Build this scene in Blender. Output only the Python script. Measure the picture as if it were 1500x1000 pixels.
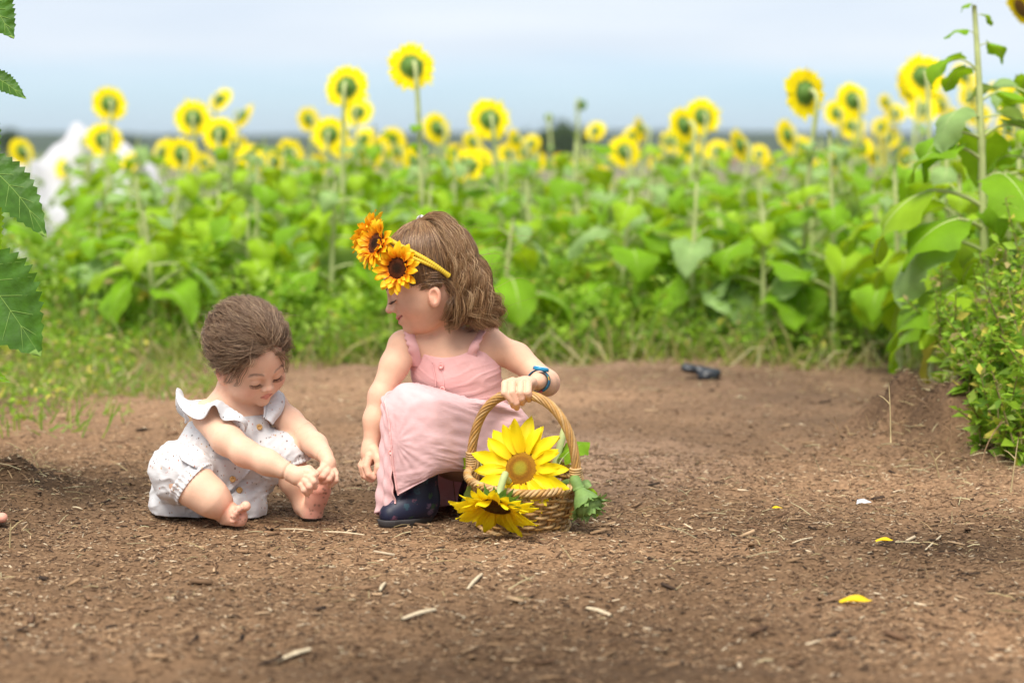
import bpy, math, random
import numpy as np
from mathutils import Vector, Matrix

random.seed(7)
rng = np.random.default_rng(7)
scn = bpy.context.scene
for o in list(bpy.data.objects):
    bpy.data.objects.remove(o)

# ------------------------------------------------------------------ camera
FPX = 85.0 / 36.0 * 1500.0
CAM_H = 0.66
PITCH = math.atan(295.0 / FPX)
cam_d = bpy.data.cameras.new('camera')
cam_d.lens = 85.0
cam_d.sensor_width = 36.0
cam_d.clip_start = 0.05
cam_d.clip_end = 20000.0
cam_d.dof.use_dof = True
cam_d.dof.focus_distance = 4.13
cam_d.dof.aperture_fstop = 3.6
cam = bpy.data.objects.new('camera', cam_d)
cam.location = (0, 0, CAM_H)
cam.rotation_euler = (math.pi / 2 - PITCH, 0, 0)
scn.collection.objects.link(cam)
scn.camera = cam

# ------------------------------------------------------------------ sky
SUN_EL = math.radians(57)
SUN_AZ = math.radians(197)     # clockwise from +Y: the veiled sun stands high behind the photographer
wd = bpy.data.worlds.new('World')
scn.world = wd
wd.use_nodes = True
nt = wd.node_tree
nt.nodes.clear()
def wn(t, **kw):
    n = nt.nodes.new(t)
    for k, v in kw.items():
        setattr(n, k, v)
    return n
w_out = wn('ShaderNodeOutputWorld')
w_bg = wn('ShaderNodeBackground')
w_bg.inputs['Strength'].default_value = 0.10
w_sky = wn('ShaderNodeTexSky', sky_type='NISHITA')
w_sky.sun_disc = False
w_sky.sun_elevation = SUN_EL
w_sky.sun_rotation = SUN_AZ
w_sky.dust_density = 0.6
w_sky.ozone_density = 2.0
w_tc = wn('ShaderNodeTexCoord')
w_sep = wn('ShaderNodeSeparateXYZ')
nt.links.new(w_tc.outputs['Generated'], w_sep.inputs[0])
w_map = wn('ShaderNodeMapping')
w_map.inputs['Scale'].default_value = (3.0, 3.0, 26.0)
nt.links.new(w_tc.outputs['Generated'], w_map.inputs[0])
w_no = wn('ShaderNodeTexNoise')
w_no.inputs['Scale'].default_value = 2.2
w_no.inputs['Detail'].default_value = 5.0
nt.links.new(w_map.outputs[0], w_no.inputs['Vector'])
w_wob = wn('ShaderNodeMath', operation='MULTIPLY_ADD')      # elevation + wobble of the cloud edge
nt.links.new(w_no.outputs['Fac'], w_wob.inputs[0])
w_wob.inputs[1].default_value = 0.016
nt.links.new(w_sep.outputs['Z'], w_wob.inputs[2])
w_mr = wn('ShaderNodeMapRange', interpolation_type='SMOOTHSTEP')
nt.links.new(w_wob.outputs[0], w_mr.inputs['Value'])
w_mr.inputs['From Min'].default_value = 0.028
w_mr.inputs['From Max'].default_value = 0.046
w_mr.inputs['To Min'].default_value = 0.40
w_mr.inputs['To Max'].default_value = 0.93
w_cr = wn('ShaderNodeMapRange')
nt.links.new(w_no.outputs['Fac'], w_cr.inputs['Value'])
w_cr.inputs['From Min'].default_value = 0.3
w_cr.inputs['From Max'].default_value = 0.7
w_cc = wn('ShaderNodeMixRGB')                                # cloud layer, thin and thick
w_cc.inputs[1].default_value = (6.0, 6.6, 7.4, 1)
w_cc.inputs[2].default_value = (6.9, 7.3, 7.8, 1)
nt.links.new(w_cr.outputs[0], w_cc.inputs[0])
w_tint = wn('ShaderNodeMixRGB', blend_type='MULTIPLY')
w_tint.inputs[0].default_value = 1.0
w_tint.inputs[2].default_value = (0.66, 0.98, 1.42, 1)
nt.links.new(w_sky.outputs[0], w_tint.inputs[1])
w_mx = wn('ShaderNodeMixRGB')
nt.links.new(w_mr.outputs[0], w_mx.inputs[0])
nt.links.new(w_tint.outputs[0], w_mx.inputs[1])
nt.links.new(w_cc.outputs[0], w_mx.inputs[2])
nt.links.new(w_mx.outputs[0], w_bg.inputs['Color'])
nt.links.new(w_bg.outputs[0], w_out.inputs['Surface'])

# ------------------------------------------------------------------ sun (veiled by thin cloud)
sun_d = bpy.data.lights.new('sun', 'SUN')
sun_d.energy = 4.0
sun_d.angle = math.radians(34)
sun_d.color = (1.0, 0.94, 0.85)
sun = bpy.data.objects.new('sun', sun_d)
sdir = Vector((math.sin(SUN_AZ) * math.cos(SUN_EL), math.cos(SUN_AZ) * math.cos(SUN_EL), math.sin(SUN_EL)))
sun.rotation_euler = sdir.to_track_quat('Z', 'Y').to_euler()
sun.location = (-2, -6, 10)
scn.collection.objects.link(sun)

scn.view_settings.view_transform = 'Standard'
scn.view_settings.look = 'None'
scn.view_settings.gamma = 1.0
scn.view_settings.exposure = 0.40
scn.cycles.use_denoising = True
scn.cycles.max_bounces = 8
scn.cycles.transparent_max_bounces = 8

# ------------------------------------------------------------------ helpers
def W(px, py, Y):
    """photo pixel -> world point at depth Y"""
    dx = (px - 750.0) / FPX
    dz = -(py - 500.0) / FPX
    r = np.array([dx, math.cos(PITCH) + dz * math.sin(PITCH), -math.sin(PITCH) + dz * math.cos(PITCH)])
    return np.array([0, 0, CAM_H]) + r * (Y / r[1])

def G(px, py, z=0.0):
    """photo pixel -> point on the ground"""
    dx = (px - 750.0) / FPX
    dz = -(py - 500.0) / FPX
    r = np.array([dx, math.cos(PITCH) + dz * math.sin(PITCH), -math.sin(PITCH) + dz * math.cos(PITCH)])
    return np.array([0, 0, CAM_H]) + r * ((z - CAM_H) / r[2])

PXM = 853.0                      # photo pixels per metre at the children

def thing(name, loc, label, cat, group=None):
    o = bpy.data.objects.new(name, None)
    scn.collection.objects.link(o)
    o.location = [float(c) for c in loc]
    o.empty_display_size = 0.05
    tag(o, label, cat, group)
    return o

def tag(o, label=None, cat=None, group=None, kind=None):
    if label: o['label'] = label
    if cat: o['category'] = cat
    if group: o['group'] = group
    if kind: o['kind'] = kind
    return o

def mesh(name, V, Fs, smooth=True, col=None):
    """Fs: an (n,3) or (n,4) array or a list of such arrays"""
    V = np.asarray(V, np.float32)
    if not isinstance(Fs, (list, tuple)): Fs = [Fs]
    Fs = [np.asarray(f, np.int32) for f in Fs if len(f)]
    m = bpy.data.meshes.new(name)
    m.vertices.add(len(V))
    m.vertices.foreach_set('co', V.ravel())
    loops = np.concatenate([f.ravel() for f in Fs])
    sizes = np.concatenate([np.full(len(f), f.shape[1], np.int32) for f in Fs])
    starts = np.concatenate([[0], np.cumsum(sizes)[:-1]]).astype(np.int32)
    m.loops.add(len(loops))
    m.loops.foreach_set('vertex_index', loops)
    m.polygons.add(len(sizes))
    m.polygons.foreach_set('loop_start', starts)
    m.update(calc_edges=True)
    m.validate()
    if smooth:
        m.polygons.foreach_set('use_smooth', np.ones(len(m.polygons), bool))
    if col is not None:
        c = np.ones((len(V), 4), np.float32); c[:, :3] = col
        at = m.color_attributes.new('Col', 'FLOAT_COLOR', 'POINT')
        at.data.foreach_set('color', c.ravel())
    return m

def obj(name, me, mat=None, parent=None, org=None):
    if org is not None:
        n = len(me.vertices); co = np.empty(n * 3, np.float32)
        me.vertices.foreach_get('co', co)
        co = co.reshape(-1, 3) - np.asarray(org, np.float32)
        me.vertices.foreach_set('co', co.ravel()); me.update()
    o = bpy.data.objects.new(name, me)
    scn.collection.objects.link(o)
    if mat is not None and len(me.materials) == 0: me.materials.append(mat)
    if parent is not None: o.parent = parent
    return o

def merge(parts):
    """parts: list of (V, [faces]) or (V, [faces], col) -> joined"""
    Vs, out, cols, n = [], {3: [], 4: []}, [], 0
    for p in parts:
        V = np.asarray(p[0], np.float32); Vs.append(V)
        fs = p[1] if isinstance(p[1], (list, tuple)) else [p[1]]
        for f in fs:
            f = np.asarray(f)
            if len(f): out[f.shape[1]].append(f + n)
        if len(p) > 2: cols.append(np.broadcast_to(np.asarray(p[2], np.float32), (len(V), 3)))
        n += len(V)
    F_ = [np.concatenate(v) for v in out.values() if v]
    return np.concatenate(Vs), F_, (np.concatenate(cols) if cols else None)

def grid_faces(nu, nv, wrap_u=False, wrap_v=False):
    """vertices laid out [u][v] -> quads"""
    iu = np.arange(nu if wrap_u else nu - 1); iv = np.arange(nv if wrap_v else nv - 1)
    a, b = np.meshgrid(iu, iv, indexing='ij')
    a1 = (a + 1) % nu; b1 = (b + 1) % nv
    return np.stack([a * nv + b, a1 * nv + b, a1 * nv + b1, a * nv + b1], -1).reshape(-1, 4)

def crom(P, n):
    """Catmull-Rom through points P -> n samples along axis 0"""
    P = np.asarray(P, float)
    m = len(P)
    Q = np.concatenate([[2 * P[0] - P[1]], P, [2 * P[-1] - P[-2]]])
    t = np.linspace(0, m - 1, n); i = np.minimum(t.astype(int), m - 2); f = t - i
    f = f.reshape((-1,) + (1,) * (P.ndim - 1))
    p0, p1, p2, p3 = Q[i], Q[i + 1], Q[i + 2], Q[i + 3]
    return 0.5 * (2 * p1 + (p2 - p0) * f + (2 * p0 - 5 * p1 + 4 * p2 - p3) * f**2 + (3 * p1 - p0 - 3 * p2 + p3) * f**3)

def unit(v):
    v = np.asarray(v, float)
    return v / (np.linalg.norm(v, axis=-1, keepdims=True) + 1e-12)

def tube(path, rad, ns=8, caps=True, flat=1.0):
    """tube along a path with radius per point -> (V, [quads, tris])"""
    P = np.asarray(path, float); n = len(P)
    rad = np.broadcast_to(np.asarray(rad, float), (n,))
    T = unit(np.gradient(P, axis=0))
    up = np.array([0, 0, 1.0]) if abs(T[0][2]) < 0.9 else np.array([1.0, 0, 0])
    N = np.empty_like(P); N[0] = unit(np.cross(T[0], up))
    for i in range(1, n):
        v = N[i - 1] - T[i] * np.dot(N[i - 1], T[i]); N[i] = unit(v)
    B = np.cross(T, N)
    a = np.arange(ns) * 2 * math.pi / ns
    V = P[:, None] + rad[:, None, None] * (np.cos(a)[None, :, None] * N[:, None] + flat * np.sin(a)[None, :, None] * B[:, None])
    V = V.reshape(-1, 3)
    Fq = grid_faces(n, ns, wrap_v=True)
    Ft = []
    if caps:
        V = np.concatenate([V, P[:1], P[-1:]])
        for i in range(ns):
            Ft.append((n * ns, (i + 1) % ns, i))
            Ft.append((n * ns + 1, (n - 1) * ns + i, (n - 1) * ns + (i + 1) % ns))
    return V, [Fq, np.array(Ft, int).reshape(-1, 3)]

def strands(P, rad, ns=3):
    """many strands at once: P (S, n, 3), rad (S, n) or (n,) -> (V, quads)"""
    P = np.asarray(P, np.float32); S, n, _ = P.shape
    rad = np.broadcast_to(np.asarray(rad, np.float32), (S, n))
    T = np.gradient(P, axis=1); T /= np.linalg.norm(T, axis=-1, keepdims=True) + 1e-9
    ref = np.array([0.31, 0.77, 0.55], np.float32)
    N = np.cross(T, ref); N /= np.linalg.norm(N, axis=-1, keepdims=True) + 1e-9
    B = np.cross(T, N)
    a = np.arange(ns) * 2 * math.pi / ns
    V = P[:, :, None] + rad[:, :, None, None] * (np.cos(a)[:, None] * N[:, :, None] + np.sin(a)[:, None] * B[:, :, None])
    f = grid_faces(n, ns, wrap_v=True)
    Fq = (f[None] + (np.arange(S) * n * ns)[:, None, None]).reshape(-1, 4)
    return V.reshape(-1, 3), Fq

def vnoise(x, y, seed=0):
    r = np.random.default_rng(seed).random((64, 64))
    xi = np.floor(x).astype(int); yi = np.floor(y).astype(int)
    fx = x - xi; fy = y - yi
    fx = fx * fx * (3 - 2 * fx); fy = fy * fy * (3 - 2 * fy)
    a = r[xi % 64, yi % 64]; b = r[(xi + 1) % 64, yi % 64]; c = r[xi % 64, (yi + 1) % 64]; d = r[(xi + 1) % 64, (yi + 1) % 64]
    return (a * (1 - fx) + b * fx) * (1 - fy) + (c * (1 - fx) + d * fx) * fy - 0.5

# ---- signed distance sculpting
def smin(a, b, k):
    h = np.maximum(k - np.abs(a - b), 0) / k
    return np.minimum(a, b) - h * h * k * 0.25

def smax(a, b, k):
    return -smin(-a, -b, k)

def d_ell(x, y, z, rx, ry, rz):
    k0 = np.sqrt((x / rx)**2 + (y / ry)**2 + (z / rz)**2) + 1e-6
    k1 = np.sqrt((x / rx**2)**2 + (y / ry**2)**2 + (z / rz**2)**2) + 1e-6
    return k0 * (k0 - 1) / k1

def d_cone(x, y, z, a, b, ra, rb):
    ba = np.asarray(b, float) - np.asarray(a, float); L = float(ba @ ba) + 1e-12
    px, py, pz = x - a[0], y - a[1], z - a[2]
    t = np.clip((px * ba[0] + py * ba[1] + pz * ba[2]) / L, 0, 1)
    return np.sqrt((px - t * ba[0])**2 + (py - t * ba[1])**2 + (pz - t * ba[2])**2) - (ra + t * (rb - ra))

class Field:
    def __init__(s, lo, hi, h):
        s.lo = np.asarray(lo, float); s.h = h
        s.n = np.ceil((np.asarray(hi, float) - s.lo) / h).astype(int) + 1
        s.D = np.full(s.n, 0.05, np.float32)
    def region(s, lo, hi):
        i0 = np.clip(np.floor((np.asarray(lo) - s.lo) / s.h).astype(int), 0, s.n - 1)
        i1 = np.clip(np.ceil((np.asarray(hi) - s.lo) / s.h).astype(int) + 1, 1, s.n)
        sl = tuple(slice(a, b) for a, b in zip(i0, i1))
        ax = [(s.lo[i] + np.arange(i0[i], i1[i]) * s.h).astype(np.float32) for i in range(3)]
        return sl, ax[0][:, None, None], ax[1][None, :, None], ax[2][None, None, :]
    def op(s, fn, lo, hi, k, mode='u'):
        sl, x, y, z = s.region(lo, hi)
        if s.D[sl].size == 0: return
        d = fn(x, y, z)
        if mode == 'u': s.D[sl] = smin(s.D[sl], d, k) if k > 0 else np.minimum(s.D[sl], d)
        elif mode == 's': s.D[sl] = smax(s.D[sl], -d, k) if k > 0 else np.maximum(s.D[sl], -d)
        elif mode == 'i': s.D[sl] = np.maximum(s.D[sl], d)
        elif mode == 'd': s.D[sl] = s.D[sl] + d
    def cone(s, a, b, ra, rb, k=0.01, mode='u'):
        a = np.asarray(a, float); b = np.asarray(b, float); r = max(ra, rb) + k + 0.012
        s.op(lambda x, y, z: d_cone(x, y, z, a, b, ra, rb), np.minimum(a, b) - r, np.maximum(a, b) + r, k, mode)
    def limb(s, pts, rads, k=0.012):
        for i in range(len(pts) - 1):
            s.cone(pts[i], pts[i + 1], rads[i], rads[i + 1], k)
    def ell(s, c, r, M=None, k=0.01, mode='u'):
        c = np.asarray(c, float); r = np.asarray(r, float)
        R = np.eye(3) if M is None else np.asarray(M, float)      # rows: local axes in world
        rr = (np.abs(R.T) @ r) + k + 0.012
        def fn(x, y, z):
            px, py, pz = x - c[0], y - c[1], z - c[2]
            return d_ell(R[0, 0] * px + R[0, 1] * py + R[0, 2] * pz, R[1, 0] * px + R[1, 1] * py + R[1, 2] * pz,
                         R[2, 0] * px + R[2, 1] * py + R[2, 2] * pz, *r)
        s.op(fn, c - rr, c + rr, k, mode)
    def extract(s):
        """naive surface nets -> verts, quads"""
        D = s.D; I = D < 0
        c = [I[i:I.shape[0] - 1 + i, j:I.shape[1] - 1 + j, k:I.shape[2] - 1 + k] for i in (0, 1) for j in (0, 1) for k in (0, 1)]
        cnt = sum(x.astype(np.int8) for x in c)
        act = (cnt > 0) & (cnt < 8)
        ii, jj, kk = np.nonzero(act)
        idx = np.full(act.shape, -1, np.int32); idx[ii, jj, kk] = np.arange(len(ii))
        acc = np.zeros((len(ii), 3)); num = np.zeros(len(ii))
        cor = [(i, j, k) for i in (0, 1) for j in (0, 1) for k in (0, 1)]
        for a in range(8):
            for ax in range(3):
                if cor[a][ax] == 0:
                    b = list(cor[a]); b[ax] = 1
                    va = D[ii + cor[a][0], jj + cor[a][1], kk + cor[a][2]]; vb = D[ii + b[0], jj + b[1], kk + b[2]]
                    m = (va < 0) != (vb < 0)
                    t = np.where(m, va / np.where(m, va - vb, 1), 0)
                    p = np.array(cor[a], float)[None] + t[:, None] * (np.array(b) - np.array(cor[a]))[None]
                    acc += p * m[:, None]; num += m
        V = np.stack([ii, jj, kk], 1) + acc / num[:, None]
        V = s.lo + V * s.h
        Q = []
        for ax in range(3):
            A = np.moveaxis(I, ax, 0); X = np.moveaxis(idx, ax, 0)
            d = A[:-1, 1:-1, 1:-1] != A[1:, 1:-1, 1:-1]
            a, b, c_ = np.nonzero(d)
            ins = A[a, b + 1, c_ + 1]
            q = np.stack([X[a, b, c_], X[a, b + 1, c_], X[a, b + 1, c_ + 1], X[a, b, c_ + 1]], 1)
            flip = ins if ax != 1 else ~ins
            q[~flip] = q[~flip][:, ::-1]
            Q.append(q)
        Q = np.concatenate(Q)
        return V, Q[(Q >= 0).all(1)]

# ---- materials
def mat(name, color=(0.5, 0.5, 0.5), rough=0.7, spec=0.3, sss=0.0, sss_scale=0.004, attr=False, trans=None, trans_w=0.4,
        noise=0.0, nscale=40.0, bump=0.0, bscale=200.0, sheen=0.0, coat=0.0):
    m = bpy.data.materials.new(name); m.use_nodes = True
    n = m.node_tree.nodes; L = m.node_tree.links
    p = n['Principled BSDF']
    p.inputs['Roughness'].default_value = rough
    p.inputs['Specular IOR Level'].default_value = spec
    p.inputs['Base Color'].default_value = (*color, 1)
    src = None
    if attr:
        a = n.new('ShaderNodeAttribute'); a.attribute_name = 'Col'; src = a.outputs['Color']
    if noise > 0:
        tc = n.new('ShaderNodeTexCoord')
        no = n.new('ShaderNodeTexNoise'); no.inputs['Scale'].default_value = nscale; no.inputs['Detail'].default_value = 4
        L.new(tc.outputs['Object'], no.inputs['Vector'])
        mr = n.new('ShaderNodeMapRange'); mr.inputs['From Min'].default_value = 0.25; mr.inputs['From Max'].default_value = 0.75
        mr.inputs['To Min'].default_value = 1 - noise; mr.inputs['To Max'].default_value = 1 + noise
        L.new(no.outputs['Fac'], mr.inputs['Value'])
        mx = n.new('ShaderNodeMixRGB'); mx.blend_type = 'MULTIPLY'; mx.inputs[0].default_value = 1
        if src is not None: L.new(src, mx.inputs[1])
        else: mx.inputs[1].default_value = (*color, 1)
        cmb = n.new('ShaderNodeCombineColor')
        for i in range(3): L.new(mr.outputs[0], cmb.inputs[i])
        L.new(cmb.outputs[0], mx.inputs[2]); src = mx.outputs[0]
    if src is not None: L.new(src, p.inputs['Base Color'])
    if sss > 0:
        p.inputs['Subsurface Weight'].default_value = sss
        p.inputs['Subsurface Scale'].default_value = sss_scale
        p.inputs['Subsurface Radius'].default_value = (1.0, 0.35, 0.2)
    if sheen > 0:
        p.inputs['Sheen Weight'].default_value = sheen
    if coat > 0:
        p.inputs['Coat Weight'].default_value = coat; p.inputs['Coat Roughness'].default_value = 0.15
    if bump > 0:
        tc2 = n.new('ShaderNodeTexCoord')
        b = n.new('ShaderNodeBump'); b.inputs['Strength'].default_value = bump; b.inputs['Distance'].default_value = 0.002
        bn = n.new('ShaderNodeTexNoise'); bn.inputs['Scale'].default_value = bscale; bn.inputs['Detail'].default_value = 3
        L.new(tc2.outputs['Object'], bn.inputs['Vector']); L.new(bn.outputs['Fac'], b.inputs['Height'])
        L.new(b.outputs[0], p.inputs['Normal'])
    if trans is not None:
        tr = n.new('ShaderNodeBsdfTranslucent'); tr.inputs['Color'].default_value = (*trans, 1)
        if noise > 0:
            mx2 = n.new('ShaderNodeMixRGB'); mx2.blend_type = 'MULTIPLY'; mx2.inputs[0].default_value = 1
            mx2.inputs[1].default_value = (*trans, 1); L.new(cmb.outputs[0], mx2.inputs[2]); L.new(mx2.outputs[0], tr.inputs['Color'])
        ms = n.new('ShaderNodeMixShader'); ms.inputs[0].default_value = trans_w
        L.new(p.outputs[0], ms.inputs[1]); L.new(tr.outputs[0], ms.inputs[2])
        L.new(ms.outputs[0], n['Material Output'].inputs['Surface'])
    return m

# ------------------------------------------------------------------ ground
def gz(x, y):
    x = np.asarray(x, float); y = np.asarray(y, float)
    near = np.clip((9.0 - np.abs(y)) / 2.0, 0, 1) * np.clip((6 - np.abs(x)) / 2.0, 0, 1)
    h = 0.020 * vnoise(x * 2.1, y * 2.1, 1) + 0.016 * vnoise(x * 6.5, y * 6.5, 2) + 0.014 * vnoise(x * 17, y * 17, 3) + 0.010 * vnoise(x * 36, y * 36, 4)
    calm = np.exp(-(((x + 0.25) / 0.75)**2 + ((y - 4.15) / 0.3)**2))         # trodden flat where the children sit
    h = h * (1 - 0.8 * calm) * near
    m1 = np.exp(-(((x - 0.94) / 0.19)**2 + ((y - 5.15) / 0.24)**2)) * 0.115
    m1 = m1 * (1.1 + 1.3 * vnoise(x * 11, y * 11, 8) + 1.1 * vnoise(x * 27, y * 27, 9))
    m3 = np.exp(-(((x - 1.38) / 0.33)**2 + ((y - 5.05) / 0.36)**2)) * 0.13 * (1 + .5 * vnoise(x * 12, y * 12, 10))
    m2 = np.exp(-(((x + 0.98) / 0.16)**2 + ((y - 4.42) / 0.22)**2)) * 0.055
    m2 = m2 * (1 + 1.3 * vnoise(x * 13, y * 13, 5))
    bank = np.clip((y - 7.05) / 0.5, 0, 1) * np.clip((9 - y), 0, 1) * 0.03
    far = np.where(y > 16, -0.032 * (np.minimum(y, 300) - 16), 0.0)
    ridge = np.clip((y - 1900) / 1500, 0, 1)
    far = far + ridge * (17 + 10 * vnoise(x / 420.0, y / 800.0, 6) + 6 * vnoise(x / 130.0, y / 300.0, 7))
    return h + m1 + m2 + m3 + bank + far

def axis(d0, d1, step, ends, n):
    a = np.arange(d0, d1 + step / 2, step)
    hi = d1 + (ends[1] - d1) * (np.linspace(0, 1, n)[1:])**4
    lo = d0 + (ends[0] - d0) * (np.linspace(0, 1, n)[1:])**4
    return np.concatenate([lo[::-1], a, hi])
gx = axis(-2.3, 2.3, 0.017, (-4000, 4000), 40)
gy = np.concatenate([[-30, -8, 0, 1.2, 1.9], np.arange(2.3, 7.8, 0.017), 7.8 + (6000 - 7.8) * np.linspace(0, 1, 90)[1:]**4])
GX, GY = np.meshgrid(gx, gy, indexing='ij')
GZ = gz(GX, GY)
V = np.stack([GX, GY, GZ], -1).reshape(-1, 3)
# colour of the land itself: soil path, then patchwork fields in the valley
soil = np.array([0.185, 0.110, 0.060])
tone = 1 + 0.9 * vnoise(GX * 1.3, GY * 1.3, 11) + 0.6 * vnoise(GX * 4.4, GY * 4.4, 12)
C = soil * tone[..., None]
pale = np.clip(vnoise(GX * 0.9 + 3, GY * 0.8, 14) * 3.0, 0, 0.6)[..., None]
damp = np.clip(1.0 - (GY - 3.2 + 0.75 * GX) / 1.6, 0, 1) * (0.6 + 0.9 * vnoise(GX * 1.9 + 5, GY * 1.9, 15))
damp = np.clip(damp, 0, 1)[..., None] * 0.45                                     # damp, darker soil towards the near left
pale = pale + np.clip((GY - 4.5 + 0.5 * GX) / 1.8, 0, 1)[..., None] * 0.30       # drier, paler where the path is trodden
C = C * (1 - pale) + np.array([0.30, 0.195, 0.13]) * pale
C = C * (1 - damp)
moist = np.exp(-(((GX - 0.98) / 0.24)**2 + ((GY - 5.15) / 0.28)**2)) + np.exp(-(((GX + 1.0) / 0.22)**2 + ((GY - 4.42) / 0.25)**2))
C = C * (1 - 0.72 * np.clip(moist * (1 + 1.0 * vnoise(GX * 14, GY * 14, 17)), 0, 1))[..., None]
fp = vnoise(GX / 90.0, GY / 55.0, 21)
fields = np.where((fp > 0.18)[..., None], (0.24, 0.20, 0.12), np.where((fp > 0.0)[..., None], (0.16, 0.20, 0.05), np.where((fp > -0.2)[..., None], (0.10, 0.16, 0.04), (0.17, 0.15, 0.12))))
fm = np.clip((GY - 15) / 6, 0, 1)[..., None]
C = C * (1 - fm) + fields * fm
hm = np.clip((GY - 1500) / 300, 0, 1)[..., None]
C = C * (1 - hm) + np.array([0.045, 0.065, 0.035]) * hm
m_ground = mat('ground_soil', attr=True, rough=0.95, spec=0.1, noise=0.45, nscale=130.0, bump=0.9, bscale=320.0)
ground = obj('ground', mesh('ground', V, grid_faces(len(gx), len(gy)), col=C.reshape(-1, 3)), m_ground)
tag(ground, 'brown bare dirt path and the fields behind it', 'ground', kind='structure')

# ---- mulch: bark and wood chips pressed into the path
def chips(n, y0, y1, power, lmin, lmax):
    y = y0 + (y1 - y0) * rng.random(n)**power
    half = y * 0.2118 + 0.30
    x = (rng.random(n) * 2 - 1) * half
    L = lmin + (lmax - lmin) * rng.random(n)**2.2
    w = L * (0.10 + 0.28 * rng.random(n)) + 0.0006
    yaw = rng.normal(0, 0.9, n); pit = rng.normal(0, 0.22, n)
    z = gz(x, y) + w * 0.25
    d = np.stack([np.cos(yaw) * np.cos(pit), np.sin(yaw) * np.cos(pit), np.sin(pit)], -1)
    s = np.stack([-np.sin(yaw), np.cos(yaw), np.zeros(n)], -1)
    u = np.cross(d, s)
    c = np.stack([x, y, z], -1)
    bend = (rng.random(n) - 0.5) * 0.3
    P = []
    for e in (-0.5, 0.5):
        q = c + d * (L * e)[:, None] + s * (bend * L * abs(e))[:, None]
        ww = (w * (0.5 + 0.6 * rng.random(n)))[:, None]
        P += [q + s * ww * 0.5, q - s * ww * 0.5, q + u * ww * 0.45]
    V = np.stack(P, 1).reshape(-1, 3)
    f = np.array([[0, 3, 4, 1], [1, 4, 5, 2], [2, 5, 3, 0]])
    t = np.array([[0, 1, 2], [3, 5, 4]])
    o6 = (np.arange(n) * 6)[:, None, None]
    pal = np.array([[0.32, 0.20, 0.11], [0.22, 0.13, 0.072], [0.13, 0.074, 0.042], [0.05, 0.032, 0.022], [0.43, 0.29, 0.17], [0.58, 0.46, 0.31], [0.25, 0.155, 0.09]])
    k = rng.choice(7, n, p=[.20, .22, .17, .14, .14, .05, .08])
    bank_ = np.exp(-(((x - 0.98) / 0.24)**2 + ((y - 5.15) / 0.28)**2))
    col = pal[k] * (1 - 0.5 * bank_)[:, None] * ((0.75 + 0.5 * rng.random(n)) * (1 + 0.7 * vnoise(x * 1.3, y * 1.3, 11)) * (1 - 0.4 * np.clip(np.clip(1.0 - (y - 3.2 + 0.75 * x) / 1.6, 0, 1) * (0.6 + 0.9 * vnoise(x * 1.9 + 5, y * 1.9, 15)), 0, 1)))[:, None]
    return V, [(f[None] + o6).reshape(-1, 4), (t[None] + o6).reshape(-1, 3)], np.repeat(col, 6, 0)
pts = [chips(70000, 2.4, 7.2, 1.25, 0.003, 0.012), chips(80000, 3.0, 5.2, 1.0, 0.003, 0.012), chips(1300, 2.4, 7.2, 1.3, 0.015, 0.036)]
V, Fs, C = merge(pts)
m_chip = mat('bark_chip', attr=True, rough=0.85, spec=0.15)
mulch = obj('bark_mulch', mesh('bark_mulch', V, Fs, smooth=False, col=C), m_chip)
tag(mulch, 'scattered brown bark chips and wood splinters on the path', 'mulch', kind='stuff')

# ------------------------------------------------------------------ sunflower field
m_leaf = [mat('sunflower_leaf_%s' % n, c, rough=0.65, spec=0.18, trans=t, trans_w=0.34, noise=0.25, nscale=14.0, bump=0.5, bscale=90.0)
          for n, c, t in (('green', (0.165, 0.325, 0.012), (0.42, 0.66, 0.014)), ('fresh', (0.25, 0.405, 0.016), (0.54, 0.72, 0.018)),
                          ('grey', (0.25, 0.38, 0.13), (0.38, 0.52, 0.09)), ('yellowing', (0.48, 0.42, 0.06), (0.60, 0.52, 0.06)))]
m_stem = mat('sunflower_stem', (0.50, 0.56, 0.24), rough=0.7, spec=0.25, trans=(0.35, 0.42, 0.12), trans_w=0.15, noise=0.2, nscale=30)
m_petal = mat('sunflower_petal', (0.95, 0.79, 0.010), rough=0.6, spec=0.1, trans=(1.0, 0.85, 0.01), trans_w=0.32, noise=0.08, nscale=60)
m_sepal = mat('sunflower_sepal', (0.13, 0.25, 0.045), rough=0.6, spec=0.25, trans=(0.25, 0.40, 0.06), trans_w=0.25, noise=0.2, nscale=50)
m_disc = mat('sunflower_disc', (0.20, 0.10, 0.02), rough=0.9, noise=0.5, nscale=160, bump=1.0, bscale=260)

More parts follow.
